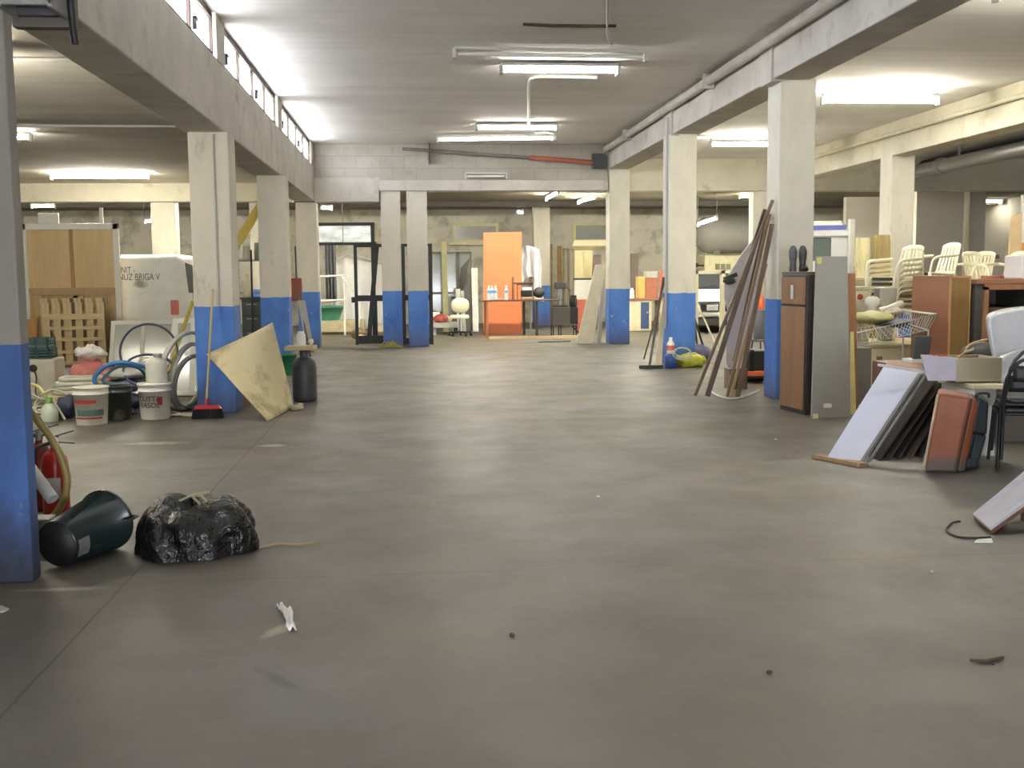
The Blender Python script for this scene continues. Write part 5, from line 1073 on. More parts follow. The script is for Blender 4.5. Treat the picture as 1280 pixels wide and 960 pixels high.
# brown cabinet with bottles on top, grey board
a = gr(975, 511); bl = V((a.x, 11.75, 0)); rz = -.35
R_ = R3('Z', -1.12)
g = thing('brown_cabinet', 'tall narrow brown cabinet standing before the blue column', 'cabinet', (4.2, 11.3, 0))
P0 = gr(975, 511); P1 = gr(1006, 519); P2 = gr(1019, 517); P0.z = P1.z = 0
P2 = V((P1.x+.125, P1.y+.03, 0)); P3 = P0+(P2-P1); hh = at(1000, 343, P1.y).z
lift = V((0, 0, hh))
obj('carcass', B().hexa([P0, P1, P2, P3], [p+lift for p in (P0, P1, P2, P3)]), mat('3a332e', .5), g, .006)
d = (P1-P0).normalized(); nr = V((d.y, -d.x, 0)); wd = (P1-P0).length
def face(u0, u1, z0, z1, t0=.004, t1=.016): q0 = P0+d*wd*u0; q1 = P0+d*wd*u1; return B().hexa([q0+nr*t0+V((0, 0, z0)), q0+nr*t1+V((0, 0, z0)), q1+nr*t1+V((0, 0, z0)), q1+nr*t0+V((0, 0, z0))], [q0+nr*t0+V((0, 0, z1)), q0+nr*t1+V((0, 0, z1)), q1+nr*t1+V((0, 0, z1)), q1+nr*t0+V((0, 0, z1))])
zs = at(990, 383, P1.y).z
WD = wood('84603f', '6f4e33', 'z', .5, 5)
obj('door', face(.03, .97, .05, zs-.012), WD, g, .003); obj('upper_door', face(.03, .97, zs+.012, hh-.03), WD, g, .003)
obj('handle', face(.47, .56, zs+.07, zs+.22, .018, .035), M_LGREY, g, .004); obj('top_board', B().hexa([p+V((0, 0, hh+.002)) for p in (P0-d*.01, P1, P2, P3)], [p+V((0, 0, hh+.025)) for p in (P0-d*.01, P1, P2, P3)]), M_DARKW, g)
zt = hh+.027
for k, (px, hgt, lab) in enumerate(((991, .33, 'dark flask with a pale smear on the brown cabinet top'), (1003, .32, 'second dark flask on the brown cabinet nearer the grey board'))):
    q = at(px, 340, 11.42); q.y = 11.42+.0*k; h_ = at(px, 307, 11.4).z-zt
    tag(obj('dark_flask', B().lathe([(.036, 0), (.04, .02), (.034, h_*.3), (.042, h_*.55), (.045, h_*.8), (.03, h_*.95), (.015, h_), (0, h_)], (q.x, q.y, zt+.001), 14), mat(('4a484c', '3a3a37')[k], .45, var=.5, scale=20)), lab, 'flask')
q = (P0+P1+P2+P3)/4; tag(obj('black_wedge', B().ball((q.x+.05, q.y-.02, zt+.036), (.04, .04, .035), 10, .15), M_BLACK), 'black crumpled lump on the brown cabinet beside the flasks', 'lump')
P = [gr(1014, 523), gr(1061, 524), at(1058, 321, 11.2), at(1019, 320, 11.2)]; P[0].y = P[1].y = 10.75; P[0].z = P[1].z = .002
P[0].x = at(1013, 523, 10.75).x; P[1].x = at(1062, 523, 10.75).x
tz_ = at(1040, 321, 11.0).z; P[2] = at(1058, 321, 11.0); P[3] = at(1019, 321, 11.0)
g = thing('grey_board', 'tall grey board upright beside the brown cabinet', 'board', P[0]); obj('board', B().sheet(P, .03), mat('8f8d85', .5, var=.05), g, .003)
q = at(1034, 507, 10.73); obj('paper_tag', B().box(q.x-.04, q.x+.04, 10.71, 10.752, q.z-.02, q.z+.02), M_WHITE, g); q = at(1021, 520, 10.7); obj('corner_chip', B().box(q.x-.03, q.x+.02, 10.71, 10.76, .0, .05), M_CREAM, g)
obj('sticker', B().sheet([at(1021, 330, 10.95), at(1027, 330, 10.95), at(1027, 322, 10.96), at(1021, 322, 10.96)], .004), mat('c6bf6a', .5), g)
P = [V((P[1].x+.005, 10.9, .002)), V((P[1].x+.085, 10.95, .002)), at(1062, 345, 11.2), at(1068, 345, 11.2)]
Pq = [at(1060, 523, 10.95), at(1069, 523, 10.95), at(1066, 415, 11.12), at(1062, 415, 11.12)]; Pq[0].z = Pq[1].z = .002
tag(obj('chipboard_plank', B().sheet(Pq, .025), mat('d8cb8c', .7, dirt='8f7d4c', dirt_at=.66)), 'yellow chipboard strip leaning right behind the grey board', 'board')
Pq = [at(1055, 470, 11.3), at(1066, 470, 11.3), at(1068, 342, 11.5), at(1058, 342, 11.5)]; Pq[0].z = Pq[1].z = .002; Pq[0].x += .06; Pq[1].x += .06
tag(obj('brown_plank', B().sheet(Pq, .025), wood('9a6a45')), 'orange brown strip leaning behind the yellow chipboard', 'board')
Pq = [at(1067, 505, 11.75), at(1087, 505, 11.75), at(1088, 436, 11.9), at(1068, 436, 11.9)]; Pq[0].z = Pq[1].z = .002
tag(obj('dark_board', B().sheet(Pq, .03), mat('77746d', .5)), 'dark grey board standing under the wire basket', 'board')
# cream chest, wire basket full of odds and ends
g = thing('cream_chest', 'dirty cream chest with a low front behind the slanted white board', 'chest', at(1118, 500, 12.2)); a, c = at(1086, 500, 12.15), at(1150, 434, 12.15)
obj('body', B().box(a.x, c.x, 12.15, 12.9, 0, c.z), mat('efe7c4', .5, var=.08, scale=3, dirt='b8ad84', dirt_at=.68), g, .02); obj('lid', B().box(a.x-.01, c.x+.01, 12.13, 12.92, c.z, c.z+.04), M_CREAM, g, .01); obj('latch', B().box(a.x+.08, a.x+.14, 12.12, 12.15, c.z-.22, c.z-.1), mat('8a8460', .5), g)
zc = c.z+.041
g = thing('wire_basket', 'white wire basket tray heaped with odds and ends on the cream chest', 'wire basket', at(1115, 415, 12)); wm = mat('d5d2c4', .4)
q = [at(1064, 418, 11.55), at(1171, 393, 10.9), at(1130, 388, 12.0), at(1066, 396, 12.6)]
zr = sum(p.z for p in q)/4
r_ = B().tube(q, .012, 8, True); obj('rim', r_, wm, g)
low = [p+V((0, 0, -.14)) for p in q]; low[1] = q[1].lerp(q[0], .08)+V((0, .02, -.15)); obj('lower_rim', B().tube(low, .007, 6, True), wm, g)
wv = B()
for e in range(4):
    n_ = (26, 14, 16, 14)[e]
    for i in range(n_+1): wv.tube([q[e].lerp(q[(e+1) % 4], i/n_), low[e].lerp(low[(e+1) % 4], i/n_)], .0035, 4)
for i in range(1, 12): wv.tube([low[0].lerp(low[1], i/12), low[3].lerp(low[2], i/12)], .0035, 4)
obj('wire_mesh', wv, wm, g)
zl_ = min(p.z for p in low)
leg = B()
for p in low: leg.tube([p, V((p.x, p.y, zc+.004 if p.y > 12.1 else 0))], .009, 6)
obj('leg_wires', leg, wm, g)
zz_ = lambda px, py, y: at(px, py, y)
def lump(name, label, cat, px, py, y, rad, col, jit=.1, dis=(.05, .07), rough=.6): return tag(obj(name, B().ball(at(px, py, y), rad, 16, jit), mat(col, rough, var=.15, scale=10), sub=1, disp=dis), label, cat)
lump('plastic_bag', 'yellow green plastic bag lying in the wire basket', 'bag', 1090, 397, 12.1, (.27, .25, .07), 'bdb97c', .1, (.07, .08))
lump('dark_cloth', 'navy patterned cloth spread in the wire basket', 'cloth', 1124, 404, 12.0, (.3, .25, .045), '474b5a', .1, (.06, .06))
lump('pale_rag', 'pinkish rag on the wire basket edge by the chairs', 'rag', 1118, 391, 12.3, (.12, .12, .055), 'b5a493', .15, (.06, .06))
q = at(1092, 391, 12.35); tag(obj('white_pot', B().lathe([(.05, -.02), (.06, 0), (.055, .1), (.09, .13), (.09, .19), (.05, .22), (0, .22)], (q.x, 12.4, q.z-.03), 18), M_WHITE), 'white pot standing in the heap of the wire basket', 'pot')
q = at(1115, 385, 12.5); tag(obj('white_pipe', B().tube([at(1099, 389, 12.5), at(1112, 386, 12.5), at(1128, 379, 12.5)], .045, 10), mat('e3dfcd', .45)), 'thick white pipe elbow lying in the heap by the white pot', 'pipe')
a, c = at(1097, 384, 12.75), at(1120, 359, 12.75); tag(obj('grey_tub', B().hexa([(a.x+.06, 12.72, zc), (c.x-.03, 12.72, zc), (c.x-.03, 12.88, zc), (a.x+.06, 12.88, zc)], [(a.x, 12.7, c.z), (c.x, 12.7, c.z), (c.x, 12.9, c.z), (a.x, 12.9, c.z)]), mat('a9a698', .5), bev=.02), 'grey plastic tub standing behind the white pot', 'tub')
a, c = at(1066, 392, 12.75), at(1090, 358, 12.75); g = thing('toy_bin', 'cream box with a red spot at the back of the wire basket', 'box', ((a.x+c.x)/2, 12.8, zc)); obj('body', B().box(a.x, c.x-.03, 12.72, 12.9, zc, c.z-.04), mat('c9c2a3', .6), g, .015); q = at(1075, 371, 12.71); obj('red_spot', B().lathe([(.035, 0), (.035, .01), (0, .01)], (q.x, 12.712, q.z), 16, (0, -1, 0)), mat('c8503c', .5), g); obj('flap', B().box(a.x-.02, c.x+.02, 12.70, 12.92, c.z-.04, c.z), mat('b5b095', .6), g, .01)
a, c = at(1062, 360, 14.5), at(1108, 346, 14.5); g = thing('long_table', 'cream table behind the heaped basket in front of the tan boards', 'table', ((a.x+c.x)/2, 14.8, 0)); obj('tabletop', B().box(a.x, c.x, 14.5, 15.2, c.z-.04, c.z), M_CREAM, g, .006); obj('apron', B().box(a.x+.02, c.x-.02, 14.53, 15.17, c.z-.2, c.z-.04), M_CREAM, g)
for xx in (a.x+.05, c.x-.05):
    for yy in (14.56, 15.14): obj('leg', B().box(xx-.03, xx+.03, yy-.03, yy+.03, 0, c.z-.2), M_CREAM, g)
# white moulded chairs
M_MONO = mat('ece5c8', .45, var=.03)
def mono_chair(label, x, y, z, rz):
    """white moulded armchair; front looks along -y before turning"""
    t = thing('plastic_chair', label, 'chair', (0, 0, 0), None)
    sl = B().hexa([(-.21, -.22, .405), (.21, -.22, .405), (.2, .2, .385), (-.2, .2, .385)], [(-.21, -.22, .43), (.21, -.22, .43), (.2, .2, .41), (-.2, .2, .41)]); obj('seat', sl, M_MONO, t, .008)
    def bk(q, w):
        a_ = math.pi*(q-.5)*.62; hgt = .41+.43*w*(1-.10*abs(2*q-1)**2.5)-.02*(1-w); return V((.25*math.sin(a_)*(1-.12*w), .145+.085*math.cos(a_)+.12*w, hgt))
    b_ = B(); nb = 7
    for k in range(nb):
        q0, q1 = k/nb+.025, (k+1)/nb-.025; b_.grid(lambda q, w: bk(q0+(q1-q0)*q, .06+.82*w), 2, 6)
    b_.grid(lambda q, w: bk(q, .86+.14*w), 16, 2).grid(lambda q, w: bk(q, .12*w), 16, 1)
    obj('backrest', b_, M_MONO, t, solid=.012)
    for s_ in (-1, 1):
        obj('armrest', B().tube(smooth_path([(s_*.25, .2, .66), (s_*.285, 0, .645), (s_*.28, -.17, .63), (s_*.265, -.225, .56), (s_*.25, -.24, .43)], 4), .02, 8), M_MONO, t)
        obj('leg', B().bar((s_*.215, -.22, .42), (s_*.26, -.27, .014), .05, .035), M_MONO, t, .005); obj('leg', B().bar((s_*.2, .2, .4), (s_*.23, .29, .014), .05, .035), M_MONO, t, .005)
    obj('front_gap_shade', B().box(-.17, .17, -.228, -.219, .385, .425), mat('35322a', .7), t)  # dark strip standing in for the shaded gap between stacked seats
    t.location = (x, y, z); t.rotation_euler = (0, 0, rz); t['label'] = label; return t
def perch(label, x0, x1, y0, y1, h):
    g = thing('work_table', label, 'table', ((x0+x1)/2, (y0+y1)/2, 0)); obj('top', B().box(x0, x1, y0, y1, h-.04, h), M_PINEX, g, .005)
    for xx in (x0+.05, x1-.1):
        for yy in (y0+.05, y1-.1): obj('leg', B().box(xx, xx+.05, yy, yy+.05, 0, h-.04), M_PINE, g)
xs = at(1125, 350, 13.4).x
zs = at(1125, 346, 13.2).z-.43
perch('low pine table under the tall stack of white plastic chairs', xs-.35, xs+.4, 13.15, 14.0, zs-6*.065)
first = None
names = ['lowest', 'second from the bottom', 'third from the bottom', 'fourth from the bottom', 'fifth from the bottom', 'sixth from the bottom', 'topmost']
for k in range(7):
    lab = 'white plastic chair, %s of the stack beside the outer column' % names[k]; z = zs-(6-k)*.065
    if first is None: first = mono_chair(lab, xs, 13.55, z, -1.2)
    else: dup(first, (xs, 13.55, z), -1.2, lab)
    first['group'] = 'stacked white plastic chairs'
xt = at(1170, 340, 14.6).x; ht_ = at(1165, 340, 14.4).z-.55
perch('tall pine table holding loose white plastic chairs behind the brown bookcase', xt-.45, xt+2.3, 14.1, 15.6, ht_)
tag(obj('seat_crate', B().box(xt-.35, xt+.32, 14.25, 14.95, ht_+.001, ht_+.12), M_PINEX), 'low pine crate lifting the fanned white chair above the bookcase', 'crate')
for k, (px, y, rz_, dz, lab) in enumerate(((1166, 14.6, -1.35, .12, 'white plastic chair with a high fanned back above the brown bookcase'), (1211, 14.8, -1.2, .0, 'white plastic chair turned sideways above the dark desk'), (1236, 14.6, .35, .0, 'white plastic chair with its broad back showing above the dark desk'), (1254, 15.0, -1.3, .0, 'white plastic chair next to the beige board above the desk'))):
    dup(first, (at(px, 345, y).x, y, ht_+dz), rz_, lab, '')
for o in bpy.data.objects:
    if o.get('group') == '': del o['group']
q = at(1225, 324, 15.3); tag(obj('dark_plank', B().bar(at(1218, 328, 15.35), at(1247, 320, 15.35), .1, .05), M_DGREY), 'dark short bar held across the backs of the loose white chairs', 'bar')
# brown bookcase, dark desk
g = thing('bookcase', 'reddish brown bookcase with a lighter narrow front edge', 'bookcase', at(1187, 460, 11)); a = at(1187, 345, 11); c = at(1213, 345, 11); yb = 11.85
obj('carcass', B().box(a.x, c.x, 11, yb, .0, a.z), mat('96603f', .45, var=.06), g, .004); obj('front_panel', B().box(a.x+.02, c.x-.015, 10.985, 11, .03, a.z-.03), wood('8f7142', '7a5c33', 'z', .45, 4), g); obj('edge_strip', B().box(a.x, a.x+.018, 10.98, 11.0, 0, a.z).box(c.x-.014, c.x, 10.98, 11, 0, a.z).box(a.x, c.x, 10.98, 11, a.z-.02, a.z), mat('b98f5c', .5), g)
g = thing('desk', 'dark desk with a brown frame behind the white wrapped seat', 'desk', at(1246, 470, 11.5)); a, c = at(1221, 360, 10.9), at(1283, 355, 10.9); z1 = a.z+.04; q = at(1230, 365, 10.9).x
obj('side_panel', B().box(a.x, q, 10.92, 11.7, 0, z1), mat('4a4743', .5), g, .005); obj('desktop', B().box(a.x-.01, c.x+.15, 10.88, 11.75, z1, z1+.05), wood('93694a', '7a5339', 'x'), g, .006)
obj('frame', B().box(q, q+.05, 10.89, 10.95, 0, z1-.03).box(q, c.x+.1, 10.89, 10.95, z1-.06, z1), wood('9a6e4a'), g); obj('back_panel', B().box(q, c.x+.1, 11.6, 11.65, 0, z1), mat('5d5147', .5), g); obj('far_side', B().box(c.x+.06, c.x+.11, 10.92, 11.7, 0, z1), mat('4a4743', .5), g); obj('inner_shelf', B().box(q+.05, c.x+.06, 10.95, 11.6, z1-.28, z1-.25), wood('6a4c36', None, 'x'), g)
a, c = at(1214, 353, 11.9), at(1246, 349, 11.9); tag(obj('red_board', B().box(a.x, c.x, 11.3, 11.7, z1+.051, z1+.085), mat('a35a44', .5), bev=.004), 'red brown flat board lying on the dark desk', 'board')
a, c = at(1276, 385, 10.6), at(1300, 341, 10.6); tag(obj('white_box', B().box(a.x+.2, c.x+.2, 10.95, 11.3, z1+.052, z1+.3), M_WHITE, bev=.01), 'white box at the end of the dark desk top', 'box')
slab('beige_board', 'beige board standing tall beside an orange panel', 'board', ((1252, 430), (1274, 430), (1276, 266), (1263, 272)), 15.9, 16.2, .04, mat('cbb288', .6))
slab('orange_board', 'orange and white panel at the east edge beyond the beige board', 'panel', ((1272, 430), (1300, 430), (1302, 304), (1274, 304)), 16.3, 16.5, .05, mat('dc9452', .5))
slab('white_board', 'white panel standing behind the orange panel', 'panel', ((1274, 430), (1310, 430), (1312, 244), (1276, 244)), 16.75, 16.9, .05, M_WHITE)
# boards leaning by the suitcases
ft, hd_ = 8.15, 9.0
def lean(label, q, y0, y1, th, m, bev=.002, name='leaning_board', nrm=None):
    P = [at(*q[0], y0), at(*q[1], y0), at(*q[2], y1), at(*q[3], y1)]
    P[0].z = max(P[0].z, .03); P[1].z = max(P[1].z, .03) if P[1].z < .2 else P[1].z
    return P, th
g = thing('white_board', 'bluish white board with an aluminium edge leaning at a steep slant', 'board', gr(1058, 580)); P = [at(1035, 573, 8.25), at(1078, 582, 8.05), at(1155, 465, 8.75), at(1106, 459, 8.95)]
nrm = (P[1]-P[0]).cross(P[2]-P[0]).normalized()
if nrm.y > 0: nrm = -nrm
obj('sheet', B().sheet(P, .02, nrm), mat('d3d6e6', .4, var=.03), g)
e0, e1 = P[1]+nrm*.022, P[2]+nrm*.022; s_ = (P[1]-P[0]).normalized(); obj('aluminium_edge', B().bar(e0-s_*.01, e1-s_*.01, .025, .02, nrm).bar(e0+s_*.03-nrm*.02, e1+s_*.03-nrm*.02, .02, .02, nrm), M_STEEL, g)
for (px, py) in ((1109, 466), (1142, 469)): obj('screw_hole', B().lathe([(.008, 0), (.008, .004), (0, .004)], at(px, py, 8.9)+nrm*.02, 10, nrm), M_DGREY, g)
a, c = gr(1020, 572), gr(1078, 583); tag(obj('wood_strip', B().bar((a.x, a.y-.02, .016), (c.x, c.y-.03, .016), .09, .03), wood('9c7d5a', None, 'x')), 'brown wood strip on the floor along the foot of the bluish white board', 'strip')
dk = ('2e2420', '3a2f28', '241f1b', '463d35', '2b2724')
for k, (fx, fy, hx, hy_, lab) in enumerate(((1098, 580, 1172, 470, 'dark board right behind the bluish white board'), (1110, 580, 1180, 474, 'brown grey board second behind the bluish white board'), (1122, 579, 1186, 476, 'black brown board third behind the bluish white board'), (1137, 578, 1194, 482, 'grey board fourth behind the bluish white board'), (1150, 577, 1198, 492, 'last dark board of the row beside the red brown suitcase'))):
    y0, y1 = 8.2+.02*k, 8.95+.0*k
    Q = [at(fx-16, fy-2, y0+.1), at(fx, fy, y0), at(hx, hy_, y1), at(hx-16, hy_-3, y1+.1)]; Q[0].z = Q[1].z = .004
    n2 = (Q[1]-Q[0]).cross(Q[2]-Q[0]).normalized(); n2 = -n2 if n2.y > 0 else n2
    # each board is deep: it runs back from its visible edge
    dpt = V((.02, .42, .0)); Q2 = [Q[1], Q[1]+dpt, Q[2]+dpt, Q[2]]
    tag(obj('leaning_board', B().sheet(Q2, .022, V((1, .1, .25)).normalized()), wood(dk[k], None, 'z', .95)), lab, 'board')
a, c = at(1097, 456, 8.72), at(1186, 470, 8.55); tag(obj('metal_strip', B().bar(a, c, .03, .02), M_LGREY), 'pale metal strip lying across the top of the leaning boards', 'strip')
Q = [at(1104, 462, 9.3), at(1170, 470, 9.1), at(1168, 456, 9.5), at(1110, 450, 9.6)]; tag(obj('brown_board', B().sheet(Q, .03, (0, 0, -1)), wood('7c5140', None, 'x')), 'reddish brown board lying behind the metal strip', 'board')
Q = [at(1142, 452, 9.7), at(1160, 455, 9.7), at(1165, 420, 9.8), at(1145, 420, 9.8)]; Q[0].z = Q[1].z = at(1150, 456, 9.7).z
zsup = Q[0].z; Q[0].z = Q[1].z = zsup-.0
g = thing('dark_box', 'upright dark grey board above the leaning boards', 'board', (Q[0]+Q[1])/2); obj('board', B().sheet(Q, .04, (0, 1, 0)), mat('2e2c2f', .5), g, .003)
a, c = at(1120, 500, 9.75), at(1172, 452, 9.75); tag(obj('low_cupboard', B().box(a.x, c.x+.1, 9.65, 10.3, 0, zsup-.002), mat('6b4636', .5, var=.1), bev=.005), 'low brown cupboard hidden behind the leaning boards', 'cupboard')
# suitcases
def suitcase(label, fp, hp, y, dep, w, col, seam=True):
    pass
g = thing('suitcase', 'reddish brown suitcase standing upright with a worn grey foot', 'suitcase', gr(1180, 592)); y = 7.62
bl, br, tr, tl = at(1155, 588, y+.06), at(1194, 594, y), at(1214, 497, y), at(1173, 491, y+.06)
for p in (bl, br): p.z = .004
dv = V((.17, .34, 0))
t = NT('red_brown_vinyl'); vec = t.coord(); x, yy_, z = t.xyz(vec); n = t.noise(8, vec, 4)
zz2 = t.math('ADD', z, t.math('MULTIPLY', n, .05)); t.base(t.mix(t.ramp(zz2, [(.10, 1), (.16, 0)]), t.ramp(n, [(.3, lin('7d4426')), (.7, lin('8d4f2e'))]), lin('5f5049'))); t.set(.55)
obj('shell', B().hexa([bl, br, br+dv, bl+dv], [tl, tr, tr+dv, tl+dv]), t.m, g, .02)
br2, tr2 = at(1206, 596, y+.02), at(1223, 505, y+.02); br2.z = .006; gp = V((.012, 0, 0))
obj('lid', B().hexa([br+gp, br2, br2+dv, br+gp+dv], [tr+gp, tr2, tr2+dv, tr+gp+dv]), t.m, g, .02)
obj('seam', B().hexa([br+V((-.004, .015, 0)), br+gp*1.4+V((0, .015, 0)), br+gp*1.4+dv*.95, br+dv*.95], [tr+V((-.004, .015, -.01)), tr+gp*1.4+V((0, .015, -.01)), tr+gp*1.4+dv*.95+V((0, 0, -.01)), tr+dv*.95+V((0, 0, -.01))]), mat('43302a', .6), g)
obj('piping', B().tube([bl+V((-.004, .0, .02)), tl+V((-.004, .0, -.01))], .009, 6), mat('b9a58a', .6), g)
g = thing('suitcase', 'black soft suitcase standing upright beside the reddish brown one', 'suitcase', gr(1215, 590)); y = 7.75
bl, br, tr, tl = at(1207, 590, y), at(1226, 588, y), at(1237, 503, y), at(1222, 496, y); bl.z = br.z = .004; bl.x = max(bl.x, br2.x+.05); tl.x = max(tl.x, tr2.x+.05); br.x = bl.x+.09; tr.x = tl.x+.09
mid_l, mid_r = bl.lerp(tl, .5), br.lerp(tr, .5)+V((.03, 0, 0))
t = B().hexa([bl, br, br+dv, bl+dv], [mid_l, mid_r, mid_r+dv, mid_l+dv]).hexa([mid_l, mid_r, mid_r+dv, mid_l+dv], [tl, tr, tr+dv, tl+dv])
obj('shell', t, mat('20282a', .6), g, .02); obj('pocket', B().hexa([bl.lerp(br, .2)+V((0, -.03, .08)), br+V((0, -.03, .08)), br+V((0, .0, .08)), bl.lerp(br, .2)+V((0, 0, .08))], [mid_l.lerp(mid_r, .2)+V((0, -.02, .0)), mid_r+V((-.02, -.02, 0)), mid_r+V((-.02, 0.01, 0)), mid_l.lerp(mid_r, .2)+V((0, .01, 0))]), mat('262e30', .6), g, .01)
hm = (tl+tr)/2+dv*.4; obj('handle', B().tube(smooth_path([hm+V((-.05, 0, -.005)), hm+V((-.045, 0, .03)), hm+V((.045, 0, .03)), hm+V((.05, 0, -.005))], 4), .01, 8), M_BLACK, g)
# low white cabinet and box on it
g = thing('low_cabinet', 'low white cabinet with a cream top behind the suitcases', 'cabinet', at(1235, 575, 8.35)); a, c = at(1215, 575, 8.3), at(1246, 480, 8.3)
obj('carcass', B().box(a.x, c.x, 8.3, 8.85, .0, c.z-.04), mat('c9c8c2', .5), g, .005); obj('top', B().box(a.x-.02, c.x+.06, 8.27, 8.88, c.z-.04, c.z), mat('cfc69d', .5), g, .005); zt = c.z+.001
g = thing('open_box', 'open beige plastic box with a lavender flap on the low cabinet', 'box', at(1222, 478, 8.45)); a, c = at(1195, 480, 8.4), at(1253, 447, 8.4)
b_ = B().box(a.x, c.x, 8.4, 8.415, zt, c.z).box(a.x, c.x, 8.75, 8.765, zt, c.z).box(a.x, a.x+.015, 8.415, 8.75, zt, c.z).box(c.x-.015, c.x, 8.415, 8.75, zt, c.z).box(a.x, c.x, 8.4, 8.765, zt, zt+.015)
obj('tray', b_, mat('aca388', .6, var=.06), g, .004); obj('flap', B().sheet([(a.x, 8.41, zt+.02), (a.x, 8.41, c.z), at(1151, 443, 8.6), at(1160, 476, 8.5)], .012, (0, 1, 0)), mat('aba5ad', .6), g); obj('red_trim', B().box(a.x-.2, a.x-.1, 8.6, 8.62, c.z, c.z+.015).box(a.x-.06, a.x+.02, 8.6, 8.62, c.z+.002, c.z+.016), mat('d0563f', .5), g)
tag(obj('white_carton', B().obox(at(1165, 455, 9.4), (.22, .2, .05)), M_WHITE, bev=.004), 'white flat carton beside the lavender flap', 'carton')
bpy.data.objects['white_carton'].location.z = zsup+.001; bpy.data.objects['white_carton'].location.x += .06; bpy.data.objects['white_carton'].location.y += .4
tag(obj('power_cable', B().tube(smooth_path([at(1199, 446, 8.6), at(1206, 440, 8.55), at(1212, 431, 8.55), at(1222, 427, 8.55), at(1234, 424, 8.55)]), .009, 6).tube(smooth_path([at(1206, 440, 8.55), at(1213, 438, 8.5), at(1217, 436, 8.5)]), .012, 6).box(at(1197, 447, 8.6).x, at(1203, 447, 8.6).x, 8.58, 8.62, zt+.016, at(1200, 445, 8.6).z), mat('b9986f', .5)), 'tan cable and plug curling over the rim of the open box', 'cable')
sack('shiny blue grey plastic scrap between the suitcase and the cream cabinet top', at(1195, 486, 8.15), (.1, .06, .05), '76788c', .15, (.05, .05), 'plastic_scrap', .3, 'plastic')
g = bpy.data.objects['plastic_scrap']; g.location = (at(1200, 486, 8.1).x, 8.12, 0)
tag(obj('dark_bundle', B().ball(at(1228, 434, 9.8), (.22, .14, .1), 12, .1), M_DGREY), 'dark bundle behind the open box', 'bundle'); bpy.data.objects['dark_bundle'].location.z = zsup
tag(obj('side_cupboard', B().box(at(1205, 450, 9.75).x+.25, at(1240, 450, 9.75).x+.1, 9.6, 10.1, 0, zsup-.001), mat('55463c', .5), bev=.004), 'low dark cupboard behind the low white cabinet', 'cupboard')
# white plastic-wrapped seat
g = thing('wrapped_seat', 'bulky white seat wrapped in plastic sheet above the black chairs', 'wrapped seat', at(1265, 470, 8.9)); y = 8.9
pr_ = [(1252, 482), (1247, 470), (1241, 440), (1234, 404), (1236, 396), (1244, 391), (1262, 387), (1284, 384), (1310, 384), (1330, 392), (1340, 480)]
P = [at(px, py, y) for px, py in pr_]; zmn = min(p.z for p in P)
n_ = len(P); b_ = B(); rows = []
for yy, k in ((8.9, .93), (8.93, 1), (9.4, 1), (9.45, .95)):
    cc = sum(P, V())/n_+V(((yy-8.9)*.5, 0, 0)); rows += [V((cc.x+(p.x+(yy-8.9)*.5-cc.x)*k, yy, zmn+(p.z-zmn)*(.98 if k < 1 else 1))) for p in P]
b_.add(rows, [tuple(range(n_)), tuple(range(3*n_, 4*n_))[::-1]]+[(i*n_+j, (i+1)*n_+j, (i+1)*n_+(j+1) % n_, i*n_+(j+1) % n_) for i in range(3) for j in range(n_)])
t = NT('wrapped_plastic'); nn = t.noise(4, t.coord((1, 1, .35)), 5, .6); t.base(t.ramp(nn, [(.3, lin('c4c4c6')), (.7, lin('dedede'))])); t.set(.28); t.bump(nn, .6, .05)
obj('wrapped_back', b_, t.m, g, .02, 1)
obj('loose_sheet', B().grid(lambda q, w: at(1250+70*q, 445-9*math.sin(3*q)+30*w, 8.84-.03*math.sin(7*q+5*w)), 16, 8), mat('e4e3e0', .3, var=.05), g, solid=.004)
obj('stand', B().box(P[0].x+.02, at(1335, 480, y).x, 9.0, 9.4, 0, zmn+.03), mat('6a625a', .6), g)
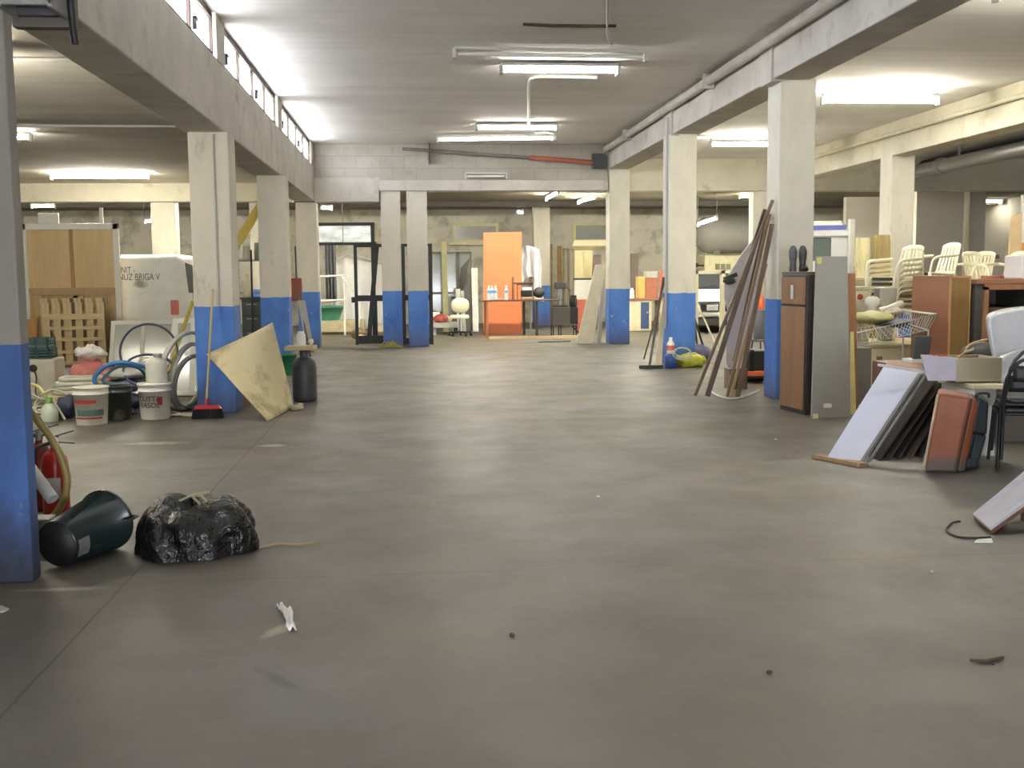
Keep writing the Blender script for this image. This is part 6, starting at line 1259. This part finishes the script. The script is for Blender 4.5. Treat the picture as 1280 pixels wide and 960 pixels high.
# stacked black tube chairs
def tube_chair(label, x, y, z, rz):
    t = thing('black_chair', label, 'chair', (0, 0, 0), None)
    fr = []
    H = .86
    pts = [(-.24, .20, 0), (-.235, .2, .44), (-.22, .25, .62)]+[(-.22*math.cos(math.pi*i/10), .27+.01*math.sin(math.pi*i/10), .62+.25*math.sin(math.pi*i/10)) for i in range(1, 10)]+[(.22, .25, .62), (.235, .2, .44), (.24, .2, 0)]
    obj('back_frame', B().tube(pts, .013, 10), M_BLKM, t)
    obj('backrest', B().grid(lambda q, w: V(((-.19+.38*q), .262+.02*math.sin(math.pi*q), .60+.12*w)), 10, 3), M_BLACK, t, solid=.02)
    obj('seat', B().hexa([(-.22, -.22, .43), (.22, -.22, .43), (.2, .19, .43), (-.2, .19, .43)], [(-.215, -.215, .475), (.215, -.215, .475), (.195, .185, .47), (-.195, .185, .47)]), M_BLACK, t, .015)
    for s_ in (-1, 1): obj('leg', B().tube([(s_*.215, -.19, .44), (s_*.235, -.25, 0)], .013, 10), M_BLKM, t)
    obj('seat_rail', B().tube([(-.22, -.19, .42), (.22, -.19, .42)], .012, 8).tube([(-.22, .19, .42), (.22, .19, .42)], .012, 8).tube([(-.22, -.19, .42), (-.22, .19, .42)], .012, 8).tube([(.22, -.19, .42), (.22, .19, .42)], .012, 8), M_BLKM, t)
    t.location = (x, y, z); t.rotation_euler = (0, 0, rz); return t
q = gr(1240, 570); xq = at(1261, 560, 8.0).x
c0 = tube_chair('black tube chair at the bottom of the short stack beside the suitcases', xq+.06, 7.85, 0, math.pi-.35)
dup(c0, (xq+.06+.015, 7.83, .075), math.pi-.35, 'black tube chair on top of the short stack beside the suitcases')
# grey slanted panel at the edge
g = thing('tilted_board', 'grey white panel with a brown underside tilted up from the floor at the edge', 'panel', gr(1240, 668)); P = [gr(1217, 650), gr(1238, 668), at(1330, 598, 6.0), at(1330, 552, 6.3)]
P[0].z = .02; P[1].z = .02
n2 = (P[1]-P[0]).cross(P[2]-P[0]).normalized(); n2 = -n2 if n2.z < 0 else n2
obj('panel', B().sheet(P, .02, n2), mat('b3b0b6', .6, var=.1, dirt='8b8790'), g, .004); obj('brown_underside', B().sheet([p-n2*.019 for p in P], .018, n2), wood('6e4b3a'), g)
obj('support_block', B().box(at(1300, 640, 5.9).x, at(1325, 640, 5.9).x, 5.85, 6.1, 0, at(1330, 598, 6.0).z-.12), M_OLDW, g)
